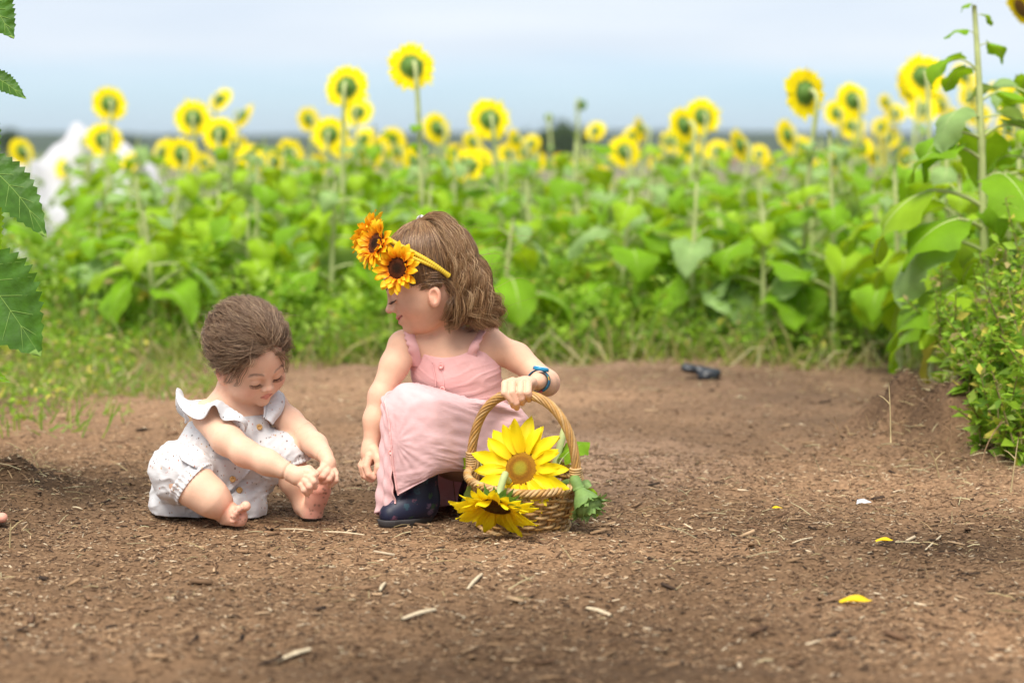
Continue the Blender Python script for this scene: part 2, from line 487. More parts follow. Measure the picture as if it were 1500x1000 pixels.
def leaf_mesh(name, length, width, droop, fold, petiole, rise, seed, nu=13, nv=7, serr=0.06, mats=None):
    """heart-shaped leaf on its stalk, attached at the origin and growing along +X"""
    r = np.random.default_rng(seed)
    # stalk and midrib path in the XZ plane
    n1 = 7
    a = rise - np.linspace(0, 1, n1) * (rise * 0.75)
    st = np.cumsum(np.stack([np.cos(a), np.zeros(n1), np.sin(a)], -1) * petiole / n1, 0)
    st = np.concatenate([[[0, 0, 0]], st])
    tt = np.linspace(0, 1, nu)
    a2 = a[-1] - droop * (0.15 + 0.85 * tt)**1.0
    mid = np.cumsum(np.stack([np.cos(a2), np.zeros(nu), np.sin(a2)], -1) * length / (nu - 1), 0)
    mid = mid - mid[0] + st[-1]
    tang = unit(np.gradient(mid, axis=0)); nor = np.stack([-tang[:, 2], np.zeros(nu), tang[:, 0]], -1)
    w = width * 0.5 * (np.sin(np.pi * np.clip(tt, 0, 1)**0.62)**0.85) * (1 - 0.10 * tt)
    w[0] = width * 0.16; w[-1] = 0.0
    w = w * (1 + serr * np.where(np.arange(nu) % 2 == 0, 1, -1))
    ss = np.linspace(-1, 1, nv)
    ph = r.random(4) * 6.28
    V = np.empty((nu, nv, 3))
    for j, s in enumerate(ss):
        wave = 0.10 * width * abs(s)**2 * np.sin(tt * 9 + ph[0] + s * 2) + 0.05 * width * np.sin(tt * 5 + ph[1]) * s
        back = -0.14 * length * abs(s)**1.5 * np.clip(1 - tt * 3.5, 0, 1)
        V[:, j] = mid + tang * back[:, None] + np.array([0, 1, 0]) * (s * w * math.cos(fold * abs(s)))[:, None] + nor * ((abs(s) * w * math.sin(fold) * (1 if fold > 0 else 1)) + wave - 0.25 * w * s * s)[:, None]
    parts = [(V.reshape(-1, 3), [grid_faces(nu, nv)])]
    tv = tube(st, np.linspace(0.0042, 0.0026, len(st)), 5, caps=False)
    rib = tube(mid[:-1] - nor[:-1] * 0.0012, np.linspace(0.0026, 0.0008, nu - 1), 4, caps=False)
    Vm, Fm, _ = merge(parts + [tv, rib])
    me = mesh(name, Vm, Fm)
    nb = (nu - 1) * (nv - 1)
    if mats:
        for m in mats: me.materials.append(m)
        mi = np.ones(len(me.polygons), np.int32); mi[:nb] = 0
        me.polygons.foreach_set('material_index', mi)
    return me

LEAVES = {}
for ci in range(4):
    LEAVES[ci] = []
    for k in range(6):
        q = random.Random(ci * 10 + k)
        LEAVES[ci].append(leaf_mesh('sunflower_leaf', 0.145 * q.uniform(0.9, 1.12), 0.125 * q.uniform(0.9, 1.1), q.uniform(0.9, 2.0), q.uniform(-0.1, 0.5),
                                    q.uniform(0.06, 0.10), q.uniform(0.45, 0.9), 100 + k, mats=[m_leaf[ci], m_stem]))

def petal_ring(n, r0, r1, wid, lift0, lift1, seed, jit=0.12, twist=0.25, cup=0.25, nl=5, radial=1.0):
    """ring of separate pointed petals round +Z; returns a list of (V, quads)"""
    r = np.random.default_rng(seed); out = []
    for i in range(n):
        a = 2 * math.pi * (i + r.normal(0, jit)) / n
        L = (r1 - r0) * (1 + r.normal(0, 0.09)) * radial
        w = wid * (1 + r.normal(0, 0.12)); tw = r.normal(0, twist); cu = r.normal(0, 0.18)
        t = np.linspace(0, 1, nl)
        ang = lift0 + (lift1 + cu - lift0) * t
        x = r0 + np.concatenate([[0], np.cumsum(np.cos(ang[:-1]))]) * L / (nl - 1)
        z = np.concatenate([[0], np.cumsum(np.sin(ang[:-1]))]) * L / (nl - 1)
        ww = w * np.array([0.45, 0.95, 1.0, 0.72, 0.06]) if nl == 5 else w * np.sin(np.pi * (0.14 + 0.85 * t))**0.8
        V = np.empty((nl, 3, 3))
        for j, s in enumerate((-1, 0, 1)):
            V[:, j, 0] = x; V[:, j, 1] = s * ww * np.cos(tw * t); V[:, j, 2] = z + s * ww * np.sin(tw * t) + cup * ww * abs(s)
        c, s_ = math.cos(a), math.sin(a)
        X = V[..., 0] * c - V[..., 1] * s_; Y = V[..., 0] * s_ + V[..., 1] * c
        V = np.stack([X, Y, V[..., 2]], -1).reshape(-1, 3)
        out.append((V, [grid_faces(nl, 3)]))
    return out

def lathe(prof, ns=20):
    p = np.asarray(prof, float); a = np.arange(ns) * 2 * math.pi / ns
    V = np.stack([p[:, None, 0] * np.cos(a), p[:, None, 0] * np.sin(a), np.broadcast_to(p[:, None, 1], (len(p), ns))], -1)
    return V.reshape(-1, 3), [grid_faces(len(p), ns, wrap_v=True)]

# background heads, face along +Z, petal tip radius 1
HEADS = []
for k in range(5):
    cup = (0.0, -0.15, 0.2, 0.1, -0.25)[k]
    pet = petal_ring(21, 0.40, 1.0, 0.15, 0.0, cup, 40 + k) + petal_ring(19, 0.38, 0.93, 0.15, 0.12, cup + 0.15, 60 + k)
    V, Fs, _ = merge(pet); me_p = mesh('petals', V, Fs); me_p.materials.append(m_petal)
    sep = petal_ring(15, 0.24, 0.50, 0.08, -0.1, 0.25, 80 + k, cup=0.3) + petal_ring(13, 0.2, 0.45, 0.09, -0.25, 0.1, 90 + k)
    sep = [(v - np.array([0, 0, 0.06]), f) for v, f in sep]
    V, Fs, _ = merge(sep + [lathe([(0.001, -0.30), (0.12, -0.28), (0.28, -0.18), (0.40, -0.03), (0.42, 0.04), (0.001, 0.05)])])
    me_s = mesh('sepals', V, Fs); me_s.materials.append(m_sepal)
    V, Fs = lathe([(0.001, 0.13), (0.2, 0.14), (0.38, 0.11), (0.46, 0.045)]); me_d = mesh('disc', V, [f[:, ::-1] for f in Fs]); me_d.materials.append(m_disc)
    HEADS.append((me_s, me_p, me_d))
bp = petal_ring(14, 0.28, 0.9, 0.2, 0.9, 2.2, 7, cup=0.4) + petal_ring(12, 0.25, 0.8, 0.2, 0.5, 1.2, 8, cup=0.3)
V, Fs, _ = merge(bp + [lathe([(0.001, -0.35), (0.2, -0.3), (0.4, -0.1), (0.45, 0.15), (0.3, 0.35), (0.001, 0.42)])])
BUD = mesh('bud', V, Fs); BUD.materials.append(m_sepal)

def look(n, roll=0.0):
    """rotation taking +Z to n"""
    return Vector(n).to_track_quat('Z', 'Y').to_matrix().to_4x4() @ Matrix.Rotation(roll, 4, 'Z')

n_leaf = [0]
def plant(root_loc, top, head=None, face=(0, 1, 0.15), diam=0.13, nleaf=9, lo=0.2, leafs=1.0, label='', group=None, tones=(0.5, 0.3, 0.17, 0.03), seed=0, bud=False, neck=0.06, lean=0.0):
    q = random.Random(seed)
    root_loc = np.asarray(root_loc, float); top = np.asarray(top, float)
    T = thing('sunflower_plant', root_loc, label, 'sunflower', group)
    f = unit(face)
    H = top - root_loc
    if head is not None:
        back = H - f * diam * 0.13
        n1 = back - f * neck * 0.6 - np.array([0, 0, neck * 0.55])
        pts = [np.zeros(3), np.array([n1[0] * 0.15 + lean, n1[1] * 0.15, n1[2] * 0.4]), np.array([n1[0] * 0.6 + lean * 0.4, n1[1] * 0.6, n1[2] * 0.8]), n1, back - f * neck * 0.2 + np.array([0, 0, neck * 0.12]), back]
    else:
        pts = [np.zeros(3), np.array([H[0] * 0.15 + lean, H[1] * 0.2, H[2] * 0.4]), np.array([H[0] * 0.6 + lean * 0.5, H[1] * 0.6, H[2] * 0.75]), H]
    P = crom(pts, 16); P[0, 2] -= 0.03
    V, Fs = tube(P, np.linspace(0.0100, 0.0052, 16), 7)
    obj('stem', mesh('stem', V, Fs), m_stem, T)
    if head is not None:
        R = look(f, q.uniform(0, 6))
        if bud:
            o = obj('flower_bud', BUD, None, T)
            o.matrix_local = Matrix.Translation(H) @ R @ Matrix.Scale(diam * 0.55, 4)
        else:
            ms, mp, md = HEADS[q.randrange(5)]
            o = obj('flower_head', ms, None, T)
            o.matrix_local = Matrix.Translation(H) @ R @ Matrix.Scale(diam * 0.5, 4)
            obj('petals', mp, None, o); obj('disc', md, None, o)
    ang = q.uniform(0, 6.28)
    for i in range(nleaf):
        t = lo + (0.97 - lo) * (i + q.uniform(-0.3, 0.3)) / max(nleaf - 1, 1)
        t = min(max(t * (0.80 if head is not None else 1.0), 0.05), 0.985)
        zt = t * P[:, 2].max(); kk = min(int(np.searchsorted(P[:14, 2], zt)), 13); kk = max(kk, 1)
        fr = min(max((zt - P[kk - 1, 2]) / (P[kk, 2] - P[kk - 1, 2] + 1e-6), 0), 1)
        p = P[kk - 1] * (1 - fr) + P[kk] * fr
        ang += 2.4 + q.uniform(-0.5, 0.5)
        sc = leafs * (1.12 - (1.25 if head is not None else 0.72) * max(0, t - 0.3) / 0.7) * q.uniform(0.8, 1.15)
        ci = q.choices(range(4), tones)[0]
        if ci == 3 and t > 0.5: ci = 1
        o = obj('leaf', LEAVES[ci][q.randrange(6)], None, T)
        o.location = p
        o.rotation_euler = (q.uniform(-0.3, 0.3), q.uniform(-0.35, 0.35), ang)
        o.scale = (sc, sc, sc)
        n_leaf[0] += 1
    return T

# heads read off the photograph: x, y, apparent diameter, sideways turn of the face, look down, bud
heads = [(603, 98, 60, -.25, 0, 0), (508, 128, 54, .1, 0, 0), (717, 175, 52, -.2, 0, 0), (160, 152, 44, -.3, 0, 0), (152, 205, 45, -.25, 0, 0), (32, 222, 36, -.7, 0, 0),
         (283, 173, 46, -.1, 0, 0), (266, 226, 44, -.4, 0, 0), (323, 146, 34, .5, .4, 0), (322, 196, 44, 0, 0, 0), (357, 170, 38, 1.0, .5, 0), (195, 236, 32, .2, .7, 0),
         (368, 232, 40, -.3, .3, 0), (452, 175, 32, -.5, 0, 0), (483, 197, 46, .1, 0, 0), (425, 225, 38, -.5, 0, 0), (524, 165, 40, .2, .3, 0), (640, 188, 42, -.6, 0, 0),
         (560, 216, 32, -.2, 0, 0), (583, 220, 34, -.4, 0, 0), (607, 240, 46, -.9, .2, 0), (685, 242, 42, 0, .1, 0), (692, 208, 28, -.5, 0, 0), (755, 206, 32, -.9, 0, 0), (767, 224, 32, -.6, 0, 0),
         (850, 152, 30, .4, .5, 1), (804, 172, 22, 0, 0, 1), (853, 246, 30, -.3, .2, 0), (938, 190, 32, -1.0, 0, 0), (915, 222, 42, -.3, 0, 0), (1001, 184, 48, -.7, 0, 0),
         (1029, 171, 46, -.2, 0, 0), (1083, 213, 42, -.9, 0, 0), (1008, 216, 38, -.4, .1, 0), (1050, 222, 32, .3, .2, 0), (1153, 198, 40, -.7, 0, 0), (1179, 136, 62, -.5, -.2, 0),
         (1166, 235, 34, -1.0, .2, 0), (1249, 147, 46, -.4, 0, 0), (1248, 185, 36, -.2, .3, 0), (1297, 150, 22, -.5, 0, 0), (1328, 127, 46, -.8, 0, 0), (1352, 112, 56, -.1, 0, 0),
         (1352, 160, 40, .2, .3, 0), (1328, 232, 26, 0, 0, 0), (1290, 186, 26, .4, 0, 0), (1422, 142, 34, -.3, 0, 0), (1400, 178, 38, -.9, 0, 0), (1484, 152, 46, -.4, 0, 0), (1478, 186, 36, -.3, 0, 0),
         (1215, 240, 28, 0, 0, 0), (963, 238, 24, .3, 0, 0), (545, 232, 28, .3, 0, 0), (466, 240, 26, 0, 0, 0), (122, 206, 18, 0, .4, 1), (1130, 246, 24, -.3, 0, 0), (655, 250, 26, .4, 0, 0), (820, 238, 24, -.4, 0, 0)]
for i, (x, y) in enumerate(((300, 238), (345, 214), (386, 246), (402, 236), (500, 216), (532, 205), (575, 204), (598, 230), (630, 247), (668, 226), (702, 236), (745, 226), (778, 211), (782, 234), (872, 192), (880, 262), (925, 201), (988, 206), (1022, 236), (1112, 226), (1176, 216), (1196, 250),
                             (1226, 166), (1262, 216), (1285, 231), (1302, 202), (1312, 166), (1376, 152), (1390, 222), (1412, 112), (1434, 170), (1460, 134), (1498, 168), (1450, 204), (240, 222), (98, 246))):
    heads.append((x, y, 25 + (i * 7) % 12, -.5 + .13 * ((i * 5) % 9), .12 * (i % 3), 0))
hs = sorted(range(len(heads)), key=lambda i: heads[i][0])
ordw = ['first', 'second', 'third', 'fourth', 'fifth', 'sixth', 'seventh', 'eighth', 'ninth', 'tenth', 'eleventh', 'twelfth', 'thirteenth', 'fourteenth', 'fifteenth', 'sixteenth', 'seventeenth', 'eighteenth', 'nineteenth', 'twentieth']
def nth(k):
    if k < 20: return ordw[k]
    t = ('twenty', 'thirty', 'forty', 'fifty', 'sixty', 'seventy', 'eighty', 'ninety')[(k + 1) // 10 - 2]; r = (k + 1) % 10
    return t[:-1] + 'ieth' if r == 0 else t + '-' + ordw[r - 1]
for rank, i in enumerate(hs):
    x, y, d, side, down, bud = heads[i]
    diam = 0.128 * (1 + 0.06 * math.sin(i * 3.3))
    Y = min(max(FPX * diam / d, 7.35), 12.5)
    diam = d * Y / FPX * (1.26 if not bud else 0.9)
    top = W(x, y, Y)
    q = random.Random(i)
    base = np.array([top[0] + q.uniform(-0.03, 0.05), Y + q.uniform(-0.08, 0.02), 0])
    base[2] = gz(base[0], base[1])
    look_ = 'green closed sunflower bud on its stalk' if bud else ('large' if d > 50 else 'middling' if d > 36 else 'small') + (' yellow sunflower turned sideways' if abs(side) > 0.65 else ' yellow sunflower seen from behind')
    lab = look_ + ', ' + nth(rank) + ' head from the left in the row'
    plant(base, top, head=1, face=(side, 1.0 - 0.5 * abs(side), -0.22 - down), diam=diam, nleaf=10 if d > 35 else 6, lo=0.22, leafs=1.15, label=lab, group='sunflowers in the row behind the path', seed=i, bud=bool(bud))
# leafy plants without an open flower that fill the row
cnt = 0
for row, (Y, n, h) in enumerate(((7.45, 13, 0.52), (7.95, 15, 0.59), (8.6, 17, 0.64), (9.5, 18, 0.66), (10.6, 20, 0.68), (11.8, 22, 0.70))):
    for k in range(n):
        q = random.Random(1000 + row * 50 + k)
        x = ((k + 0.5 + q.uniform(-0.35, 0.35)) / n * 2 - 1) * (Y * 0.225 + 0.1)
        pxx = 750 + FPX * x / Y
        if 205 < pxx < 275 and row > 2: continue
        if -20 < pxx < 190 and row > 0 and k % 2: continue
        hh = h * q.uniform(0.76, 1.06)
        yy = Y + q.uniform(-0.2, 0.2)
        plant((x, yy, float(gz(x, yy))), (x + q.uniform(-.04, .04), yy + q.uniform(-.04, .04), hh), nleaf=12, lo=0.25, leafs=1.32,
              label=('leafy flowerless sunflower plant, %s from the left in the %s row' % (nth(k), ('nearest', 'second')[row])) if row < 2 else 'leafy green sunflower plant without a flower deep in the dense rows', group='flowerless sunflower plants in the row', seed=1000 + row * 50 + k)

# ---- taller plant close on the right, still without a flower
def big_leaf(T, p, px_tip, py_tip, Ytip, length_scale, ci, seed):
    pass
b = G(1447, 640); Yr = 5.55
base = np.array([W(1447, 600, Yr)[0], Yr, 0.0]); base[2] = gz(base[0], base[1])
pts = [base, W(1446, 480, Yr), W(1441, 330, Yr), W(1437, 180, Yr), W(1432, 80, Yr), W(1427, 8, Yr)]
TR = thing('sunflower_plant', base, 'tall pale-stemmed sunflower plant without open bloom at the path corner', 'sunflower')
P = crom(np.array(pts) - base, 24); P[0, 2] -= 0.05
V, Fs = tube(P, np.linspace(0.0125, 0.0055, 24), 9)
obj('stem', mesh('stem', V, Fs), m_stem, TR)
tall = [(455, -2.9, .8, 0, 1.15), (415, .2, .9, 2, 1.1), (425, -2.6, 1.1, 1, 1.2), (378, -3.0, 1.2, 2, 1.15), (352, -2.7, 1.1, 0, 1.25), (330, -.3, .9, 0, 1.2), (318, -3.1, 1.3, 1, 1.35), (300, .3, 1.0, 2, 1.1), (285, -1.3, 1.0, 0, 1.1),
        (262, .1, 1.0, 1, 1.2), (248, -2.8, 1.0, 0, 1.1), (232, 1.4, .9, 0, 1.0), (215, -.2, .9, 2, .9), (190, -2.9, .9, 0, .95), (170, -.5, .8, 2, .7), (165, -2.5, .9, 2, .75), (140, .2, .9, 0, .8), (112, -2.9, .6, 0, .62), (98, 2.2, .6, 0, .5), (70, .3, .5, 0, .42), (48, -2.9, .5, 0, .32), (22, .4, .4, 0, .24), (10, -2.8, .4, 0, .2), (500, 2.6, .7, 3, 1.0), (470, .4, .9, 1, 1.1), (395, 1.5, .9, 0, 1.1)]
for i, (py, az, dr, ci, sc) in enumerate(tall):
    zz = W(1440, py, Yr)[2] - base[2]
    k = int(np.argmin(abs(P[:, 2] - zz)))
    o = obj('leaf', LEAVES[ci][i % 6], None, TR)
    o.location = P[k]; o.rotation_euler = (random.uniform(-.2, .2), random.uniform(-.1, .3), az); o.scale = (sc * 1.1,) * 3
# neighbours on the right edge
for i, (px, Yp, topy, hd, d, lab) in enumerate(((1497, 6.3, 12, 1, 66, 'large yellow sunflower cut by the upper right corner'), (1525, 5.9, 150, 0, 0, 'leafy sunflower plant at the right edge beside the tall flowerless one'),
                                   (1310, 6.9, 240, 0, 0, 'leafy sunflower plant with hanging leaves at the right end of the row'), (1215, 7.2, 190, 0, 0, 'thick-stalked sunflower plant with a yellowing low leaf'),
                                   (1385, 6.4, 200, 0, 0, 'leafy sunflower plant just behind the tall flowerless one'), (1470, 6.6, 175, 0, 0, 'broad-leaved sunflower plant behind the right weeds'), (1405, 5.95, 255, 0, 0, 'lower leafy sunflower plant left of the tall flowerless one'), (1508, 5.6, 60, 0, 0, 'tall leafy sunflower plant at the very right edge'), (1355, 6.6, 215, 0, 0, 'leafy sunflower plant leaning over the corner of the path'), (1490, 6.1, 110, 0, 0, 'dense leafy sunflower plant below the corner bloom'))):
    tp = W(px, topy, Yp); bs = np.array([tp[0] + 0.02, Yp, 0]); bs[2] = gz(bs[0], bs[1])
    plant(bs, tp, head=hd or None, face=(-.5, -.2, -.3) if hd else (0, 1, 0), diam=d * Yp / FPX if hd else 0.1, nleaf=13, lo=0.3, leafs=1.15, label=lab, seed=500 + i, neck=0.08, tones=(.5, .27, .18, .05))

# ---- yellowing leaf and low hanging leaves on the stalk at x~1215 are part of that plant's tones

# ---- plant at the left edge whose leaves reach into the picture
base = np.array([W(-62, 700, 4.35)[0], 4.35, 0.0]); base[2] = gz(base[0], base[1])
TL = thing('sunflower_plant', base, 'near sunflower plant whose serrated leaves reach in at the left edge', 'sunflower')
P = crom(np.array([base, W(-62, 500, 4.35), W(-58, 250, 4.35), W(-55, -60, 4.35)]) - base, 20); P[0, 2] -= 0.04
V, Fs = tube(P, np.linspace(0.013, 0.008, 20), 9)
obj('stem', mesh('stem', V, Fs), m_stem, TL)
m_near = mat('near_leaf', (0.055, 0.145, 0.014), rough=.5, spec=.35, trans=(0.15, 0.33, 0.015), trans_w=.3, noise=.3, nscale=45, bump=.6, bscale=120)
m_vein = mat('near_leaf_vein', (0.20, 0.33, 0.06), rough=.6)
def edge_leaf(parent, org, base_px, tip_px, Y, wpx, bend, ci, seed, tilt=0.3):
    """broad serrated blade drawn from its stalk end to its tip, with thickness, hanging near depth Y"""
    a = W(*base_px, Y); b = W(*tip_px, Y - 0.02)
    n = 29; t = np.linspace(0, 1, n)
    mid = a + (b - a) * t[:, None]
    d = unit(b - a); side = unit(np.cross(d, [0, -1, 0])); out = np.cross(side, d)
    mid = mid + side * (bend * np.sin(np.pi * t))[:, None]
    w = wpx / PXM * 0.5 * np.sin(np.pi * t**0.7)**0.9
    w = w * (1 + 0.10 * (np.arange(n) % 2 * 2 - 1)) * (t < 0.999)
    ss = np.linspace(-1, 1, 9)
    V = np.stack([mid + side * (s * w * math.cos(tilt))[:, None] + out * (w * (abs(s) * 0.35 + s * math.sin(tilt)) + 0.003 * np.sin(t * 40 + s * 3) * abs(s))[:, None] for s in ss], 1)
    st = crom([np.array(P[int(np.argmin(abs(P[:, 2] + org[2] - a[2])))]) + org, (a + P[int(np.argmin(abs(P[:, 2] + org[2] - a[2])))] + org) / 2 + np.array([0, 0, 0.02]), a + d * 0.004], 8)
    veins = []
    for k in (4, 8, 12, 16, 20):
        for s_ in (-1, 1):
            e = mid[min(k + 5, n - 1)] + side * (s_ * w[min(k + 5, n - 1)] * 0.85 * math.cos(tilt)) + out * (w[min(k + 5, n - 1)] * (0.3 + s_ * 0.85 * math.sin(tilt)))
            veins.append(tube(np.array([mid[k], (mid[k] + e) / 2 + out * 0.0004, e]) + out * 0.0004, [0.0006, 0.0005, 0.0002], 4, caps=False))
    Vm, Fm, _ = merge([(V.reshape(-1, 3), [grid_faces(n, 9)]), tube(st, 0.003, 6), tube(mid[:-2] + out * 0.0005, np.linspace(0.0013, 0.0003, n - 2), 5, caps=False)] + veins)
    me = mesh('leaf', Vm, Fm); me.materials.append(m_near if ci == 0 else m_leaf[0]); me.materials.append(m_vein)
    mi = np.ones(len(me.polygons), np.int32); mi[:(n - 1) * 8] = 0; me.polygons.foreach_set('material_index', mi)
    return obj('leaf', me, None, parent, org)
edge_leaf(TL, base, (-25, -20), (20, 57), 4.25, 60, 0.0, 0, 1)
edge_leaf(TL, base, (-25, 105), (38, 145), 4.28, 38, -0.004, 0, 2, 0.7)
edge_leaf(TL, base, (-18, 150), (-6, 280), 4.30, 46, 0.008, 0, 3, 0.5)
edge_leaf(TL, base, (-40, 225), (68, 348), 4.22, 78, -0.012, 0, 4, 0.6)
edge_leaf(TL, base, (-18, 270), (-2, 385), 4.34, 60, 0.01, 1, 5, -0.2)
edge_leaf(TL, base, (-50, 370), (60, 522), 4.20, 130, -0.004, 0, 6, 0.25)
edge_leaf(TL, base, (-45, 530), (14, 560), 4.2, 30, 0.0, 1, 7, 0.8)

# ---- weeds: nobody could count the small leaves at the foot of the row
m_weed = mat('weed_leaf', attr=True, rough=0.6, spec=0.25, trans=(0.40, 0.62, 0.05), trans_w=0.4)
def weed_leaves(P0, L, wr, D, U, col):
    """folded pointed leaves: P0 base, L length, wr width ratio, D direction, U up-ish normal"""
    n = len(P0); S = unit(np.cross(D, U)); N = np.cross(S, D)
    w = (L * wr)[:, None]; L = L[:, None]
    p = [P0, P0 + D * L * 0.5 + S * w * 0.5 + N * w * 0.15, P0 + D * L - N * L * 0.15, P0 + D * L * 0.5 - S * w * 0.5 + N * w * 0.15, P0 + D * L * 0.5]
    V = np.stack(p, 1).reshape(-1, 3)
    t = np.array([[0, 4, 1], [1, 4, 2], [2, 4, 3], [3, 4, 0]])
    return V, [(t[None] + (np.arange(n) * 5)[:, None, None]).reshape(-1, 3)], np.repeat(col, 5, 0)
def rdir(n, up=0.3):
    d = rng.normal(size=(n, 3)); d[:, 2] = d[:, 2] * 0.6 + up
    return unit(d)
def wcol(n, dry=0.1):
    pal = np.array([[0.19, 0.33, 0.025], [0.26, 0.42, 0.03], [0.12, 0.24, 0.02], [0.33, 0.46, 0.08], [0.55, 0.46, 0.08], [0.38, 0.28, 0.13]])
    k = rng.choice(6, n, p=np.array([.32, .28, .2, .2 - dry * 0.2, dry * 0.6, dry * 0.6 - dry * 0.2 + dry * .2 * 0]) / np.sum([.32, .28, .2, .2 - dry * 0.2, dry * 0.6, dry * 0.6 - dry * 0.2]))
    return pal[k] * (0.7 + 0.6 * rng.random(n))[:, None]
def weed_mass(n, xr, yr, hmax, lmin, lmax, dry=0.1):
    x = xr[0] + (xr[1] - xr[0]) * rng.random(n); y = yr[0] + (yr[1] - yr[0]) * rng.random(n)**1.1
    hh = hmax * (0.55 + 0.9 * (vnoise(x * 3.1, y * 3.1, 31) + 0.5)) * np.clip((y - yr[0]) / 0.35 + 0.25, 0, 1)
    z = gz(x, y) + hh * rng.random(n)**0.8
    L = lmin + (lmax - lmin) * rng.random(n)
    return weed_leaves(np.stack([x, y, z], -1), L, 0.35 + 0.25 * rng.random(n), rdir(n), rdir(n, 1.5), wcol(n, dry))
def blades(n, xr, yr, hmin, hmax, col, wid=0.004):
    x = xr[0] + (xr[1] - xr[0]) * rng.random(n); y = yr[0] + (yr[1] - yr[0]) * rng.random(n)
    b = np.stack([x, y, gz(x, y) - 0.004], -1); d = rdir(n, 1.4); h = hmin + (hmax - hmin) * rng.random(n)
    droop = rng.random(n) * 0.8
    d2 = d.copy(); d2[:, 2] -= droop; d2 = unit(d2)
    s = unit(np.cross(d, rng.normal(size=(n, 3)))) * wid
    m = b + d * h[:, None] * 0.55; e = m + d2 * h[:, None] * 0.45
    V = np.stack([b - s, b + s, m + s * .8, m - s * .8, e], 1).reshape(-1, 3)
    o = (np.arange(n) * 5)[:, None, None]
    return V, [(np.array([[0, 1, 2, 3]])[None] + o).reshape(-1, 4), (np.array([[3, 2, 4]])[None] + o).reshape(-1, 3)], np.repeat(np.asarray(col)[rng.integers(0, len(col), n)] * (0.7 + 0.6 * rng.random(n))[:, None], 5, 0)
GREEN = np.array([[0.14, 0.25, 0.04], [0.22, 0.30, 0.07], [0.10, 0.19, 0.03], [0.34, 0.32, 0.10]])
STRAW = np.array([[0.42, 0.33, 0.17], [0.34, 0.23, 0.12], [0.50, 0.43, 0.25], [0.24, 0.15, 0.09]])
pts = [weed_mass(26000, (-2.1, 2.2), (7.12, 8.2), 0.25, 0.018, 0.05), weed_mass(6000, (-2.6, 2.6), (8.2, 10.5), 0.28, 0.03, 0.07),
       weed_mass(2200, (-1.9, -1.05), (6.3, 7.3), 0.12, 0.015, 0.035, 0.5), weed_mass(700, (-1.6, -1.08), (5.5, 6.4), 0.06, 0.012, 0.03, 0.5),
       blades(3000, (-2.1, 2.2), (7.08, 7.5), 0.06, 0.3, GREEN, 0.003), blades(1400, (-1.8, 1.9), (6.98, 7.25), 0.05, 0.2, STRAW, 0.003), blades(1800, (-1.8, -0.75), (6.1, 7.2), 0.03, 0.12, np.concatenate([GREEN, STRAW]), 0.003),
       blades(260, (-1.5, -0.9), (5.3, 6.2), 0.02, 0.09, GREEN, 0.0025)]
V, Fs, C = merge(pts)
tag(obj('weeds', mesh('weeds', V, Fs, smooth=False, col=C), m_weed), 'low green weeds and grass at the foot of the sunflower row', 'weeds', kind='stuff')

# ---- leafy weeds on the mound at the right
m_wstem = mat('weed_stem', (0.25, 0.20, 0.08), rough=0.8)
wspots = [(1402, 5.35, .26), (1425, 5.2, .30), (1450, 5.1, .33), (1470, 5.3, .40), (1490, 5.15, .38), (1512, 5.0, .44), (1436, 5.5, .36), (1478, 5.0, .24), (1412, 5.08, .17), (1500, 5.5, .46), (1532, 5.2, .44), (1458, 4.95, .16), (1442, 4.85, .14), (1476, 4.78, .18), (1502, 4.72, .26), (1524, 4.8, .34), (1489, 4.9, .28), (1420, 4.98, .12), (1394, 5.45, .34), (1465, 5.6, .48)]
wspots.sort()
for i, (px, Yp, h) in enumerate(wspots):
    x = W(px, 500, Yp)[0]; b = np.array([x, Yp, float(gz(x, Yp))])
    T = thing('weed_plant', b, 'small-leaved green weed on the right mound, %s of the clump from the left' % nth(i), 'weed', 'weed plants on the right mound')
    st, lv = [], []
    for s in range(5):
        q = np.random.default_rng(i * 10 + s)
        d = unit([q.normal(0, .28), q.normal(0, .28) - .1, 1.0]); hh = h * q.uniform(.6, 1.05)
        path = crom([b - [0, 0, .02], b + d * hh * .5, b + d * hh + np.array([q.normal(0, .03), q.normal(0, .03), 0])], 12)
        st.append(tube(path, np.linspace(.0022, .001, 12), 4, caps=False))
        n = int(60 * hh / 0.3) + 12
        t = q.random(n); P0 = np.stack([np.interp(t, np.linspace(0, 1, 12), path[:, k]) for k in range(3)], -1)
        lv.append(weed_leaves(P0, q.uniform(.012, .05, n) * (1.15 - .5 * t), q.uniform(.4, .6, n), rdir(n, .45), rdir(n, 1.6), wcol(n, .3)))
    V, Fs, _ = merge(st); obj('stems', mesh('stems', V, Fs), m_wstem, T, b)
    V, Fs, C = merge(lv); obj('foliage', mesh('foliage', V, Fs, smooth=False, col=C), m_weed, T, b)

